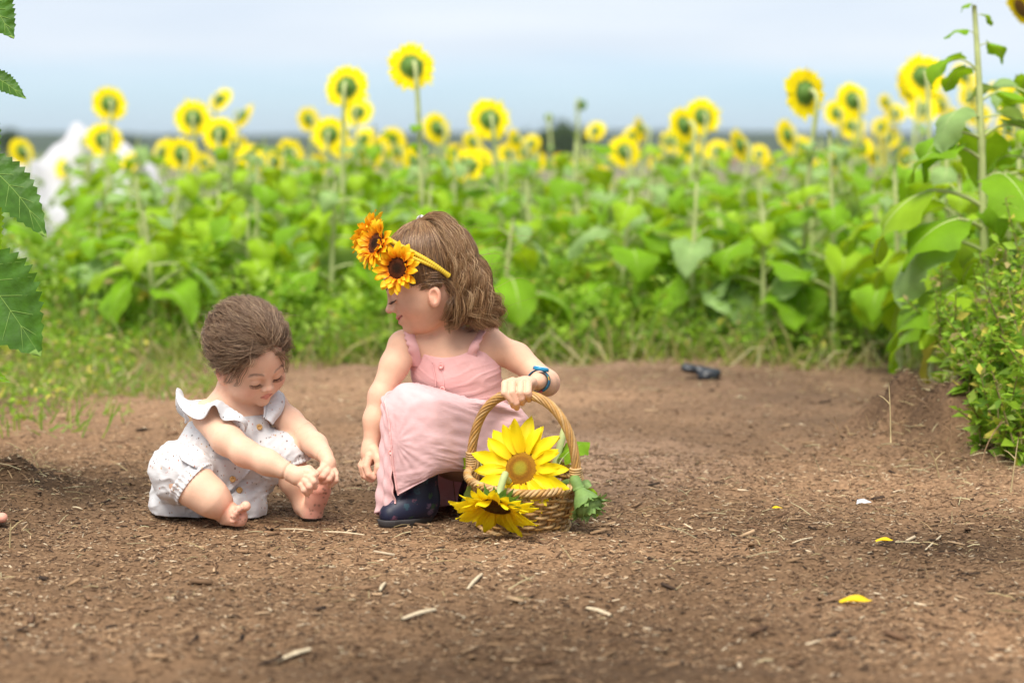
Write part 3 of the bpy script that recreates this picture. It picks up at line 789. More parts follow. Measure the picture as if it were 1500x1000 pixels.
# ---- far things in the valley
m_far = mat('far_foliage', attr=True, rough=0.9, spec=0.1, trans=(0.08, 0.14, 0.03), trans_w=0.2)
def far_tree(px, Y, wpx, toppy, label, seed, base_z=None):
    s = Y / FPX; x = W(px, 300, Y)[0]; zb = float(gz(x, Y)) if base_z is None else base_z
    zt = W(px, toppy, Y)[2]; h = zt - zb; w = wpx * s * 0.5
    T = thing('tree', (x, Y, zb), label, 'tree', None)
    r = np.random.default_rng(seed)
    V, Fs = tube([(0, 0, -1), (0.1, 0, h * .35), (0, 0, h * .7)], [h * .035, h * .03, h * .01], 8); obj('trunk', mesh('trunk', V, Fs), m_wstem, T)
    n = 2600
    cen = np.array([[r.normal(0, .42) * w, r.normal(0, .42) * w, h * (.58 + r.normal(0, .14))] for _ in range(26)])
    cen = np.concatenate([cen, [[-.6 * w, 0, h * .52], [.62 * w, 0, h * .55], [.1 * w, 0, h * .78]]])
    P0 = cen[r.integers(0, len(cen), n)] + r.normal(0, .13, (n, 3)) * np.array([w, w, h * .8])
    P0[:, 2] = np.clip(P0[:, 2], h * .08, h)
    C = np.array([[0.05, 0.09, 0.025], [0.035, 0.065, 0.02], [0.09, 0.13, 0.03]])[r.integers(0, 3, n)]
    V, Fs, C = weed_leaves(P0, np.full(n, w * .16), np.full(n, .7), unit(r.normal(size=(n, 3))), unit(r.normal(size=(n, 3))), C)
    obj('crown', mesh('crown', V, Fs, smooth=False, col=C), m_far, T)
far_tree(822, 800, 96, 178, 'broad dark tree on the horizon above the middle of the row', 1)
far_tree(18, 900, 40, 190, 'dark tree on the horizon at the left edge', 2)
far_tree(190, 900, 22, 194, 'small dark tree on the horizon behind the pair of left sunflowers', 3)
far_tree(252, 950, 26, 196, 'small round tree on the horizon beside the grey-green field', 4)
# red-roofed house
hx = W(1063, 240, 800)[0]; hz = float(gz(hx, 800)); hb = np.array([hx, 800, hz])
HO = thing('house', hb, 'small pale house with a faded red roof in the valley', 'house')
m_hw = mat('house_wall', (0.5, 0.45, 0.4), rough=.9); m_hr = mat('roof_tile', (0.42, 0.13, 0.09), rough=.8, noise=.2, nscale=1.0)
def boxv(x0, x1, y0, y1, z0, z1):
    V = np.array([(x, y, z) for x in (x0, x1) for y in (y0, y1) for z in (z0, z1)], float)
    return V, [np.array([[0, 1, 3, 2], [4, 6, 7, 5], [0, 4, 5, 1], [2, 3, 7, 6], [0, 2, 6, 4], [1, 5, 7, 3]])]
V, Fs = boxv(-3, 3, -2.5, 2.5, -1, 2.8); obj('wall', mesh('wall', V, Fs, smooth=False), m_hw, HO)
V = np.array([(-3.4, -3, 2.75), (3.4, -3, 2.75), (3.4, 3, 2.75), (-3.4, 3, 2.75), (-3.4, 0, 5.0), (3.4, 0, 5.0)])
obj('roof', mesh('roof', V, [np.array([[0, 1, 5, 4], [2, 3, 4, 5], [3, 2, 1, 0]]), np.array([[0, 4, 3], [1, 2, 5]])], smooth=False), m_hr, HO)
for k in (-1.6, 1.2):
    V, Fs = boxv(k - .5, k + .5, -2.56, -2.45, .8, 2.0); obj('window', mesh('window', V, Fs, smooth=False), mat('window_glass', (.03, .04, .05), rough=.1), HO)

# white fleece heaped over a bed behind the sunflowers
hb = np.array([W(108, 300, 12.8)[0], 12.8, 0.0])
nu, nv = 60, 40
th = np.linspace(0, 2 * math.pi, nu, endpoint=False); rr = np.linspace(0, 1, nv)
TH, RR = np.meshgrid(th, rr, indexing='ij')
X = RR * np.cos(TH) * 0.66; Yy = RR * np.sin(TH) * 0.7
Z = 0.60 * (1 - RR**3.2) * (0.9 + 0.9 * vnoise(X * 5 + 9, Yy * 5 + 9, 41)) + 0.14 * np.exp(-(((X - .06) / .1)**2 + (Yy / .3)**2)) + .05 * np.sin(TH * 9 + RR * 3) * RR * (1 - RR) * 2
V = np.stack([X, Yy, Z - 0.01], -1).reshape(-1, 3)
m_fleece = mat('white_fleece', (0.66, 0.66, 0.69), rough=.9, trans=(.8, .8, .82), trans_w=.3, noise=.05, nscale=5)
o = obj('white_cover', mesh('white_cover', V, grid_faces(nu, nv, wrap_u=True)[:, ::-1]), m_fleece); o.location = hb
tag(o, 'white cloth-covered heap behind the sunflowers at the left', 'cover')

# ------------------------------------------------------------------ children: shared pieces
def skin_mat(name):
    m = mat(name, attr=True, rough=0.58, spec=0.28, sss=0.12, sss_scale=0.005, noise=0.09, nscale=38, bump=0.16, bscale=420)
    return m
m_skin = skin_mat('skin')
m_hair = mat('hair', attr=True, rough=0.36, spec=0.5)
m_lash = mat('eyelash', (0.05, 0.03, 0.02), rough=0.6)
m_eye = mat('eyeball', (0.75, 0.72, 0.70), rough=0.15, spec=0.5)
m_iris = mat('iris', (0.05, 0.035, 0.025), rough=0.15, spec=0.5)

def cm(a): return np.asarray(a, float)

class Head:
    """child's head sculpted in its own frame: f forward, l left, u up, in units of roughly a centimetre"""
    def __init__(s, origin, fwd, up, scale, chubby=0.0, smile=0.0, nose=0.0, ear=6.45, ear_f=.8, ear_s=1.0, ear_u=1.6):
        s.o = np.asarray(origin, float); s.s = scale * 0.01
        f = unit(fwd); u = unit(np.asarray(up, float) - f * np.dot(up, f)); l = np.cross(u, f)
        s.R = np.stack([f, l, u]); s.ch = chubby; s.sm = smile; s.no = nose; s.ear = ear; s.ef = ear_f; s.es = ear_s; s.eu = ear_u
    def loc(s, P):
        return (np.asarray(P) - s.o) @ s.R.T / s.s
    def wor(s, L):
        return s.o + (np.asarray(L, float) * s.s) @ s.R
    def sdf(s, f, l, u):
        ch, sm = s.ch, s.sm
        a = np.abs(l)
        d = d_ell(f + 1.2, l, u - 1.9, 8.2, 6.6, 7.5)
        d = smin(d, d_ell(f - 1.5, l, u + 1.6, 5.4, 5.4 + ch * .3, 6.0), 2.0)
        d = smin(d, d_ell(f - 3.4, l, u + 5.3, 3.0, 3.2 + ch * .3, 2.5), 2.0)
        d = smin(d, d_ell(f - 3.2, a - 2.9, u + 2.9 + ch * .5 - sm * .3, 2.8 + ch * .2, 2.6 + ch * .35, 2.5 + ch * .2), 1.4)
        d = smax(d, -d_ell(f - 7.35, a - 2.25, u + 0.35, 1.05, 1.55, 0.85), 0.9)
        d = smin(d, d_ell(f - 5.75, a - 2.2, u + 0.45, 1.2, 1.3, 1.12), 0.22)
        d = smin(d, d_cone(f, a, u, (6.55, 1.1, 0.95), (6.0, 3.3, 0.8), 0.30, 0.22), 0.9)           # brow
        d = smin(d, d_cone(f, a, u, (6.5, 0, .3), (7.75 + s.no, 0, -1.75), .46, .54), 0.9)
        d = smin(d, d_ell(f - 7.85 - s.no, l, u + 2.0, .72, .66, .58), 0.5)
        d = smin(d, d_ell(f - 7.1, a - .82, u + 2.25, .72, .50, .52), 0.4)
        d = smax(d, -d_ell(f - 7.75 - s.no * .7, a - .42, u + 2.70, .35, .22, .22), 0.15)
        d = smin(d, d_ell(f - 6.05, l, u + 4.1, 1.25, 1.9, 1.5), 1.0)                                    # mouth mound
        ce = -4.05 + sm * .55; ca = 1.45 + sm * .95
        d = smin(d, d_cone(f, a, u, (7.22, 0, -3.78), (6.35 - sm * .55, ca, ce + .08), .36, .16), 0.22)
        d = smin(d, d_cone(f, a, u, (7.10, 0, -4.62 - sm * .1), (6.35 - sm * .55, ca * .92, ce - .12), .44, .17), 0.22)
        d = smax(d, -d_cone(f, a, u, (7.62, 0, -4.16 - sm * .12), (6.65 - sm * .55, ca + .25, ce - .02), .10 + sm * .10, .07), 0.12)
        d = smin(d, d_ell(f - 6.0, l, u + 6.35, 1.15, 1.35, 1.05), 0.9)                                 # chin
        # ears
        e = d_ell(f + s.ef + .25 * (u + s.eu), a - s.ear + .10 * f, u + s.eu, 1.45 * s.es, .60, 2.15 * s.es)
        e = smax(e, -d_ell(f + s.ef - .25 + .2 * (u + s.eu), a - s.ear - .55, u + s.eu - .2, .90 * s.es, .55, 1.40 * s.es), 0.25)
        e = smin(e, d_ell(f + s.ef - .65, a - s.ear - .05, u + s.eu + .3, .35, .28, .7), 0.3)
        d = smin(d, e, 0.5)
        return d
    def add_to(s, F_, k=0.012):
        r = 0.105 * s.s * 100
        def fn(x, y, z):
            px, py, pz = x - s.o[0], y - s.o[1], z - s.o[2]
            L = [(s.R[i, 0] * px + s.R[i, 1] * py + s.R[i, 2] * pz) / s.s for i in range(3)]
            return (s.sdf(*L) * s.s).astype(np.float32)
        F_.op(fn, s.o - r, s.o + r, k)
    def tint(s, P, col):
        """lips, cheeks, nose and ears are redder than the rest"""
        L = s.loc(P); f, l, u = L.T; a = np.abs(l)
        near = (np.abs(f) < 10) & (a < 8.5) & (u > -8.6) & (u < 10)
        ce = -4.05 + s.sm * .55; ca = 1.45 + s.sm * .95
        t = np.clip(a / ca, 0, 1)
        cen = -4.15 + (ce + 4.15) * t; hw = 0.78 * (1 - .75 * t**2)
        lip = np.clip((hw - np.abs(u - cen)) / .2, 0, 1) * (f > 6.1 - s.sm * .8) * (a < ca + .15) * near
        inner = np.clip((.16 - np.abs(u - cen - .0)) / .08, 0, 1) * lip * (f < 7.3)
        blush = np.exp(-(((a - 3.6) / 1.7)**2 + ((u + 2.9) / 1.5)**2)) * (f > 2) * near
        nose = np.exp(-(((f - 8.2) / 1.0)**2 + (l / 1.0)**2 + ((u + 2.1) / .9)**2)) * near
        ear = np.exp(-(((f + s.ef) / 1.6)**2 + ((a - 7.0) / .7)**2 + ((u + s.eu) / 2.2)**2)) * near
        for m, c, w in ((blush, (0.74, 0.34, 0.25), .40), (nose, (0.74, 0.36, 0.27), .45), (ear, (0.72, 0.28, 0.19), .6), (lip, (0.60, 0.20, 0.17), .75), (inner, (0.25, 0.06, 0.05), .8)):
            m = (m * w)[:, None]; col = col * (1 - m) + np.array(c) * m
        return col
    def lashes(s, side, parent, org, droop=1.0, n=26, length=.75):
        """row of lashes on one eye plus the lid line"""
        out = []
        aa = np.linspace(-1.05, 1.15, n)
        uu = -0.45 - .62 * droop + .22 * (aa / 1.1)**2 - .1 * (aa > .6)
        def front(a_, u_):
            q = 1 - ((a_) / 1.3)**2 - ((u_ + .45) / 1.12)**2
            return 5.75 + 1.2 * np.sqrt(np.clip(q, 0.02, 1)) + .05
        line = np.stack([front(aa, uu), side * (2.2 + aa), uu], -1)
        out.append(tube(s.wor(line), .00075 * s.s * 100, 5))
        for i in range(n):
            p0 = line[i]; o_ = aa[i]
            p1 = p0 + np.array([length * .55, side * o_ * .25, -length * .25 * droop - .08])
            p2 = p0 + np.array([length * .95, side * o_ * .42, -length * .18 * droop + .05])
            out.append(tube(s.wor(crom([p0, p1, p2], 5)), np.linspace(.00034, .0001, 5), 3, caps=False))
        V, Fs, _ = merge(out)
        return obj('eyelashes', mesh('eyelashes', V, Fs), m_lash, parent, org)
    def brow(s, side, parent, org, color, raise_=0.0):
        r = np.random.default_rng(5); n = 90
        t = r.random(n); a = 1.0 + 2.5 * t; u = 1.45 + raise_ + .55 * np.sin(t * 2.6) - .35 * t + r.normal(0, .13, n)
        P0 = np.stack([np.full(n, 9.0), side * a, u], -1)
        # walk inward until the skin
        f = np.full(n, 8.5)
        for _ in range(40):
            f -= np.clip(s.sdf(f, P0[:, 1], P0[:, 2]), -.5, .5) * .8
        P0[:, 0] = f + .02
        D = np.stack([-.15 - .25 * t, side * (.75 + 0 * t), .35 - .6 * t], -1)
        Q = np.stack([P0, P0 + D * .35 + [.05, 0, 0], P0 + D * .7], 1)
        V, Fq = strands(s.wor(Q), np.array([.00022, .0002, .00008]))
        return obj('eyebrow', mesh('eyebrow', V, Fq), mat('eyebrow_hair', color, rough=.6), parent, org)

def skin_color(V, base=(0.74, 0.44, 0.30)):
    return np.broadcast_to(np.asarray(base), (len(V), 3)).copy()

def spot(col, V, c, r, tint, w):
    m = np.exp(-(np.linalg.norm(V - np.asarray(c), axis=1) / r)**2)[:, None] * w
    return col * (1 - m) + np.asarray(tint) * m

def hair_obj(name, groups, parent, org, pal):
    """groups: list of (P (S,n,3), rad(n,) ) -> one mesh with a tone per strand"""
    parts = []
    for P, rad in groups:
        S, n, _ = P.shape
        V, Fq = strands(P, rad)
        k = rng.integers(0, len(pal), S); c = np.asarray(pal)[k] * (0.75 + 0.5 * rng.random(S))[:, None]
        parts.append((V, [Fq], np.repeat(c, n * 3, 0)))
    V, Fs, C = merge(parts)
    return obj(name, mesh(name, V, Fs, col=C), m_hair, parent, org)

def lock(path, rads, ns, wav_amp, wav_len, seed, n=22, curl=0.0):
    """one lock of hair: ns strands round a guide path, waving together"""
    r = np.random.default_rng(seed)
    P = crom(path, n); L = np.concatenate([[0], np.cumsum(np.linalg.norm(np.diff(P, axis=0), axis=1))])
    T = unit(np.gradient(P, axis=0)); N = unit(np.cross(T, [0.2, 1, 0.1])); B = np.cross(T, N)
    ph = r.random() * 6.28; t = np.linspace(0, 1, n)
    amp = wav_amp * np.clip(t * 1.6, 0, 1) * (1 + curl * t**3)
    A = P + N * (amp * np.sin(L / wav_len * 6.28 * (1 + curl * .3 * t) + ph))[:, None] + B * (amp * np.cos(L / wav_len * 6.28 + ph) * .8)[:, None]
    rr = np.interp(t, np.linspace(0, 1, len(rads)), rads)
    g = r.normal(0, .5, (ns, 2)); g2 = g + r.normal(0, .25, (ns, 2))
    o = g[:, None] * (1 - t)[None, :, None] + g2[:, None] * t[None, :, None]
    return A[None] + rr[None, :, None] * (o[..., :1] * N[None] + o[..., 1:] * B[None])

# ------------------------------------------------------------------ the girl squatting beside the basket
YG = 4.20
def g(px, py, dy=0.0): return W(px, py, YG + dy)
def gp(px): return px / 845.0
g_org = np.array([*g(640, 760, -0.02)[:2], 0.0])
GIRL = thing('person', g_org, 'child in a pink dress and flower headband squatting by the basket', 'person')
psi, pit = math.radians(-5), math.radians(23)
HG = Head(g(627, 411, 0.0), (-math.cos(psi) * math.cos(pit), math.sin(psi) * math.cos(pit), -math.sin(pit)), (0.0, 0.0, 1), 1.02, chubby=.0, smile=1.0, nose=.10, ear_s=.80, ear_f=-.2, ear_u=2.5)
lo = np.array([g(512, 500)[0], 3.99, 0.02]); hi = np.array([g(836, 500)[0], 4.40, g(600, 312)[2]])
B = Field(lo, hi, 0.0014)
# torso
B.ell(g(668, 545, .035), (.076, .055, .06), k=.02); B.ell(g(660, 513, .03), (.078, .042, .040), k=.02)
B.ell(g(682, 592, .05), (.070, .058, .06), k=.02); B.ell(g(692, 655, .09), (.085, .07, .06), k=.02)
B.limb([g(652, 512, .035), g(645, 470, .025), g(648, 440, .015)], [.034, .027, .027], .02)
B.limb([g(650, 505, .03), g(594, 506, .012)], [.024, .027], .02); B.limb([g(660, 505, .03), g(715, 503, .03)], [.024, .028], .02)
# her right arm hangs straight down
B.limb([g(590, 508, .008), g(578, 535, -.005), g(557, 580, -.02), g(549, 615, -.03), g(544, 648, -.036)], [gp(22), gp(20.5), gp(16.5), gp(16), gp(12)], .012)
B.ell(g(541, 664, -.040), (.0155, .018, .022), k=.010)
for i, (dx, dy, ln) in enumerate(((6, -.062, 0), (0, -.053, 3), (-4, -.042, 2), (-6, -.031, -4))):
    B.limb([g(539 + dx * .3, 668, dy + .004), g(533 + dx * .6, 683 + ln * .4, dy - .003), g(536 + dx * .7, 694 + ln, dy - .006), g(544 + dx * .6, 699 + ln, dy - .004)], [.0074, .0066, .0062, .0054], .0010)
B.limb([g(548, 660, -.052), g(555, 672, -.062), g(555, 684, -.066), g(552, 691, -.066)], [.0095, .0080, .0072, .0055], .004)
# her left arm: elbow out, forearm back to the handle
B.limb([g(717, 505, .03), g(757, 523, .04), g(800, 560, .018)], [gp(22.5), gp(20), gp(17.5)], .012)
B.limb([g(801, 561, .016), g(797, 560, -.045), g(787, 558, -.100)], [gp(18.5), gp(16.5), gp(12.5)], .012)
B.ell(g(770, 561, -.130), (.020, .020, .0125), k=.010)
for i, (x0, x1, x2, ty) in enumerate(((744, 737, 752, 594), (754, 748, 757, 597), (764, 760, 765, 590), (773, 771, 775, 585))):
    B.limb([g(x0 + 7, 559, -.132), g(x1 + 3, 562, -.156), g(x1 + 2, 575, -.172), g(x2 - 1, ty - 7, -.170), g(x2, ty, -.158)], [.0082, .0067, .0063, .0061, .0053], .0008)
B.limb([g(776, 565, -.118), g(768, 582, -.122), g(756, 590, -.134)], [.010, .0082, .0066], .004)
# legs under the skirt
B.limb([g(668, 655, .09), g(612, 604, -.075), g(613, 680, -.05), g(614, 735, -.04)], [.055, .036, .032, .022], .02)
B.limb([g(714, 655, .10), g(738, 652, .055), g(715, 700, .07), g(700, 735, .08)], [.055, .036, .030, .022], .02)
HG.add_to(B, .007)
V, Q = B.extract()
C = skin_color(V)
C = HG.tint(V, C)
for p in ((812, 566, .02), (545, 698, -.06), (756, 595, -.16), (545, 575, -.02)): C = spot(C, V, g(*p), .022, (0.74, 0.34, 0.26), .45)
obj('body', mesh('body', V, Q, col=C), m_skin, GIRL, g_org)
HG.lashes(1, GIRL, g_org, droop=.55, length=.9); HG.brow(1, GIRL, g_org, (0.22, 0.13, 0.08)); HG.lashes(-1, GIRL, g_org, droop=.55, length=.9); HG.brow(-1, GIRL, g_org, (0.22, 0.13, 0.08))

# ---- hair: scalp hair drawn up to a tie, tail falling behind, loose hair below
hcen = np.array([-1.2, 0, 1.9]); hrad = np.array([8.2, 6.6, 7.5])
def shell(dirs, k): return hcen + dirs * hrad * k
capF = Field(HG.o - .115, HG.o + .115, .0025)
def capfn(x, y, z):
    px, py, pz = x - HG.o[0], y - HG.o[1], z - HG.o[2]
    f, l, u = [(HG.R[i, 0] * px + HG.R[i, 1] * py + HG.R[i, 2] * pz) / HG.s for i in range(3)]
    d = d_ell(f + 1.2, l, u - 1.9, 8.45, 6.85, 7.8)
    d = smin(d, d_ell(f + 4.2, l, u + 2.6, 4.6, 5.6, 4.6), 2.0)
    face = np.maximum(f - 3.6 - .32 * (u - 6.2), -(f + 14))                     # in front of the hairline
    d = np.maximum(d, np.minimum(f - 3.2 - .30 * (u - 1.0), 50))                # hairline slants from the forehead to the ear
    d = np.maximum(d, -(u + 6.2))
    d = np.maximum(d, np.minimum(.5 - u, f + 2.2))                              # below the ear line only behind the ear
    return (d * HG.s).astype(np.float32)
capF.op(capfn, HG.o - .115, HG.o + .115, 0)
V, Q = capF.extract()
HAIR = obj('hair', mesh('hair', V, Q, col=np.broadcast_to((0.085, 0.045, 0.022), (len(V), 3))), m_hair, GIRL, g_org)
pal_g = [(0.19, 0.098, 0.044), (0.27, 0.150, 0.068), (0.12, 0.060, 0.028), (0.40, 0.25, 0.125), (0.22, 0.115, 0.052)]
tie = HG.loc(g(618, 326, -.002)[None])[0]
tdir = unit((tie - hcen) / hrad)
def slerp_paths(R0, R1, n, k0, k1, bulge):
    t = np.linspace(0, 1, n)[None, :, None]
    om = np.arccos(np.clip((R0 * R1).sum(-1), -1, 1))[:, None, None]
    D = (np.sin((1 - t) * om) * R0[:, None] + np.sin(t * om) * R1[:, None]) / np.sin(om + 1e-6)
    k = k0 + (k1 - k0) * t[..., 0] + bulge * np.sin(np.pi * t[..., 0])
    return hcen + D * hrad * k[..., None]
S = 5200
d = unit(rng.normal(size=(S * 5, 3)))
p = shell(d, 1.0)
ok = (p[:, 2] > -.6) & (p[:, 0] < 3.9 + .30 * (p[:, 2] - 1.0) + rng.normal(0, .25, len(p))) & ((p[:, 2] > .1 + rng.normal(0, .3, len(p))) | (p[:, 0] < -2.2))
d = d[ok][:S]; S = len(d)
R1 = unit(tdir[None] + rng.normal(0, .045, (S, 3)))
P = slerp_paths(d, R1, 14, 1.035, 1.12, .03)
P = P + (np.sin(np.arange(14) * .9)[None, :, None] * rng.normal(0, .05, (S, 1, 3)))
upper = HG.wor(P)
grp = [(upper, np.concatenate([[.00012, .0002, .00028], np.full(11, .00034)]))]
# loose hair behind the ear, falling to the shoulder
for i in range(120):
    q = np.random.default_rng(300 + i)
    th_ = q.uniform(-.15, 1.35) if i < 70 else q.uniform(1.2, 2.2)        # round the back of the head from behind the ear
    u0 = q.uniform(-3.6, .8)
    dd = np.array([-.16 - .84 * math.sin(max(th_, 0)), math.cos(th_) * .95, (u0 - 1.9) / 7.5]); dd = unit(dd)
    p0 = shell(dd, 1.0); p1 = p0 + np.array([-.9, .25 * np.sign(p0[1]), -2.4 - .5 * (u0 + 3) * .3])
    tt_ = np.clip((th_ + .15) / 1.5, 0, 1)
    tx = 652 + 48 * tt_ + q.normal(0, 6); ty = 470 + q.normal(0, 8) + 4 * tt_
    end = g(tx, ty, -.052 + .085 * tt_ + q.normal(0, .008))
    s0, s1 = HG.wor([p0, p1]); m2 = s1 * .4 + end * .6 + np.array([gp(5), -.006, 0])
    grp.append((lock([s0, s1, m2, end], [.004, .006, .007, .004], 24, .0040, .085, 400 + i // 8, curl=.9) + q.normal(0, .001, 3), np.concatenate([np.full(18, .00032), np.linspace(.0003, .0001, 4)])))
# wisps over the temple, drawn back above the ear
for i in range(40):
    q = np.random.default_rng(2600 + i)
    f0 = q.uniform(.6, 3.6); u0 = q.uniform(-.6, 2.2) - .25 * (f0 - 2); p0 = np.array([f0, 6.25 - .13 * max(f0 - .5, 0)**2, u0])
    p1 = p0 + [-1.1, .35, .15]; p2 = p0 + [-2.3, .55, -.1]; p3 = p0 + [-3.6, .5 - .05 * f0, -.6 + q.normal(0, .3)]
    grp.append((lock(HG.wor([p0, p1, p2, p3]), [.0012, .003, .004, .003], 22, .0006, .06, 2700 + i, n=14), np.concatenate([[.0001, .00016], np.full(9, .00028), np.linspace(.00026, .0001, 3)])))
# the tail
tail = []
for i in range(110):
    q = np.random.default_rng(700 + i)
    a = q.random() * 6.28; r_ = math.sqrt(q.random())
    ox, oy = r_ * math.cos(a), r_ * math.sin(a)
    ctrl = [(619, 325, -.008, 5), (637, 319, -.020, 8), (653, 331, -.040, 11), (666, 360, -.052, 14), (676, 394, -.052, 16), (693, 426, -.042, 19), (709, 454, -.028, 19), (710, 471, -.016, 15)]
    m = len(ctrl) if i % 3 else 6 + i % 2
    path = [g(x + ox * w_, y - oy * w_ * .5, dy - abs(oy) * gp(w_) * .6) for x, y, dy, w_ in ctrl[:m]]
    tail.append((lock(path, [.002, .006, .009, .010, .008], 34, .0062, .078, 800 + i // 10, curl=1.1, n=34) + q.normal(0, .0012, 3), np.concatenate([np.full(30, .00030), np.linspace(.00028, .0001, 4)])))
# stray hairs
for i in range(70):
    q = np.random.default_rng(1500 + i)
    x, y = ((q.uniform(585, 690), 330) if i < 34 else (q.uniform(680, 735), q.uniform(350, 470)))
    y = y + (abs(x - 625) * .25 if i < 34 else 0)
    a = g(x, y, q.uniform(-.02, .05)); d1 = np.array([q.normal(.01, .02), 0, q.uniform(.002, .02)])
    grp.append((crom([a - d1 * .3, a + d1 * .6 + [0, 0, .004], a + d1 + np.array([q.normal(.012, .014), 0, q.normal(-.004, .008)])], 10)[None], np.linspace(.00022, .00012, 10)))
hair_obj('hair_strands', grp, HAIR, g_org, pal_g)
hair_obj('ponytail_strands', tail, HAIR, g_org, [(0.30, 0.165, 0.075), (0.40, 0.24, 0.115), (0.20, 0.105, 0.048), (0.55, 0.37, 0.20), (0.26, 0.14, 0.062)])
# core under the tail so it is not see-through
V, Fs = tube(crom([g(x, y, dy + .006) for x, y, dy, w_ in ctrl[:7]], 20), np.interp(np.linspace(0, 1, 20), [0, .2, .5, .8, 1], [gp(4), gp(7), gp(12), gp(14), gp(6)]), 12)
obj('ponytail', mesh('ponytail', V, Fs, col=np.broadcast_to((0.10, 0.055, 0.028), (len(V), 3))), m_hair, HAIR, g_org)
V, Fs = tube(crom([HG.wor([[-5.5, 3.0, -.5]])[0], g(668, 436, -.01), g(680, 456, -.008), g(692, 470, .0)], 14), np.array([.02, .028, .03, .031, .031, .03, .029, .028, .027, .025, .022, .019, .015, .008]), 12)
obj('loose_hair', mesh('loose_hair', V, Fs, col=np.broadcast_to((0.08, 0.044, 0.022), (len(V), 3))), m_hair, HAIR, g_org)
t_ = unit(g(628, 322, .016) - g(612, 330, .012)); V, Fs = tube(crom([g(617, 317, -.006), g(623, 321, -.012), g(622, 330, -.013), g(617, 334, -.008), g(613, 329, .004), g(613, 320, .002), g(617, 317, -.006)], 22), .0034, 8)
obj('hair_tie', mesh('hair_tie', V, Fs), mat('hair_tie', (.62, .60, .58), rough=.5, noise=.3, nscale=300), HAIR, g_org)

# ---- pink dress
def cloth_mat(name, color, tw, bump=.18):
    m = mat(name, color, rough=.9, spec=.1, sheen=.25, trans=color, trans_w=tw, noise=.07, nscale=35)
    n = m.node_tree.nodes; L = m.node_tree.links; p = n['Principled BSDF']
    tc = n.new('ShaderNodeTexCoord'); mp = n.new('ShaderNodeMapping'); mp.inputs['Scale'].default_value = (90, 90, 420); L.new(tc.outputs['Object'], mp.inputs[0])
    a = n.new('ShaderNodeTexNoise'); a.inputs['Scale'].default_value = 1.0; a.inputs['Detail'].default_value = 4; L.new(mp.outputs[0], a.inputs['Vector'])
    b = n.new('ShaderNodeBump'); b.inputs['Strength'].default_value = bump; b.inputs['Distance'].default_value = .0015
    L.new(a.outputs['Fac'], b.inputs['Height']); L.new(b.outputs[0], p.inputs['Normal'])
    return m
m_pink = cloth_mat('pink_linen', (0.84, 0.55, 0.55), .22)
m_pinkb = cloth_mat('pink_linen_bodice', (0.84, 0.47, 0.45), .10)
D_ = Field(np.array([g(585, 500)[0], 4.12, g(600, 640)[2]]), np.array([g(765, 500)[0], 4.36, g(600, 505)[2]]), .0016)
D_.ell(g(668, 545, .035), (.0795, .0590, .064), k=.02); D_.ell(g(660, 513, .03), (.079, .046, .044), k=.02)
D_.ell(g(682, 592, .05), (.0745, .063, .064), k=.02); D_.ell(g(692, 655, .09), (.088, .07, .06), k=.02)
def wr(x, y, z):
    u = (x - g(668, 545)[0]); w_ = (z - g(668, 545)[2])
    wu = u + .012 * vnoise(u * 30, w_ * 30, 61); ww = w_ + .012 * vnoise(u * 26, w_ * 34 + 5, 62)
    a = -.0060 * np.clip(.16 - np.abs(vnoise(wu * 16 + ww * 9, ww * 95 - wu * 30, 63)), 0, 1) * np.clip((u + .03) * 18, 0, 1) * np.clip((.035 - w_) * 30, 0, 1)
    b_ = -.0040 * np.clip(.16 - np.abs(vnoise(wu * 110 + ww * 25, ww * 22, 64)), 0, 1) * np.clip((w_ - .0) * 50, 0, 1)
    c_ = -.0045 * np.clip(.16 - np.abs(vnoise(wu * 20, ww * 80 + wu * 50, 65)), 0, 1) * np.clip((-u - .0) * 30, 0, 1)
    return (a + b_ + c_ + 0 * y).astype(np.float32)
D_.op(wr, D_.lo, D_.lo + D_.n * D_.h, 0, 'd')
zc = g(650, 524, -.02)[2]; xc = g(650, 524)[0]
D_.op(lambda x, y, z: (z - (zc + .9 * np.minimum(np.abs(x - xc), .055)**2 * 6 - .010 * np.clip((np.abs(x - xc) - .05) * 40, 0, 1)) + 0 * y).astype(np.float32), D_.lo, D_.lo + D_.n * D_.h, 0, 'i')
V, Q = D_.extract()
DRESS = obj('dress', mesh('dress', V, Q), m_pinkb, GIRL, g_org)
def ribbon(path, across, w_in, w_out, n, scal=0.0, thick=.0018):
    P = crom(path, n); A = unit(crom(across, n)); t = np.linspace(0, 1, n)
    so = w_out * (1 - scal * (1 - np.abs(np.sin(t * n / 6.0 * math.pi))))
    T = unit(np.gradient(P, axis=0)); N = np.cross(T, A)
    a = P - A * w_in; c = P + A * so[:, None]; mi = P + N * thick * .4
    V = np.concatenate([np.stack([a, mi, c], 1), np.stack([a - N * thick, mi - N * thick * 1.0, c - N * thick], 1)], 1)
    # ring order a m c c' m' a'
    V = np.stack([V[:, 0], V[:, 1], V[:, 2], V[:, 5], V[:, 4], V[:, 3]], 1)
    return V.reshape(-1, 3), [grid_faces(n, 6, wrap_v=True)]
V, Fs = ribbon([g(611, 536, -.002), g(606, 510, -.021), g(601, 494, -.016), g(601, 482, -.002), g(604, 477, .018), g(612, 484, .045), g(620, 505, .07)], [(-1, 0, 0), (-1, -.1, 0), (-1, -.2, .1), (-.9, -.2, .2), (-.9, 0, .2), (-1, 0, 0), (-1, 0, 0)], .009, .0105, 66, .32)
obj('strap', mesh('strap', V, Fs), m_pinkb, DRESS, g_org)
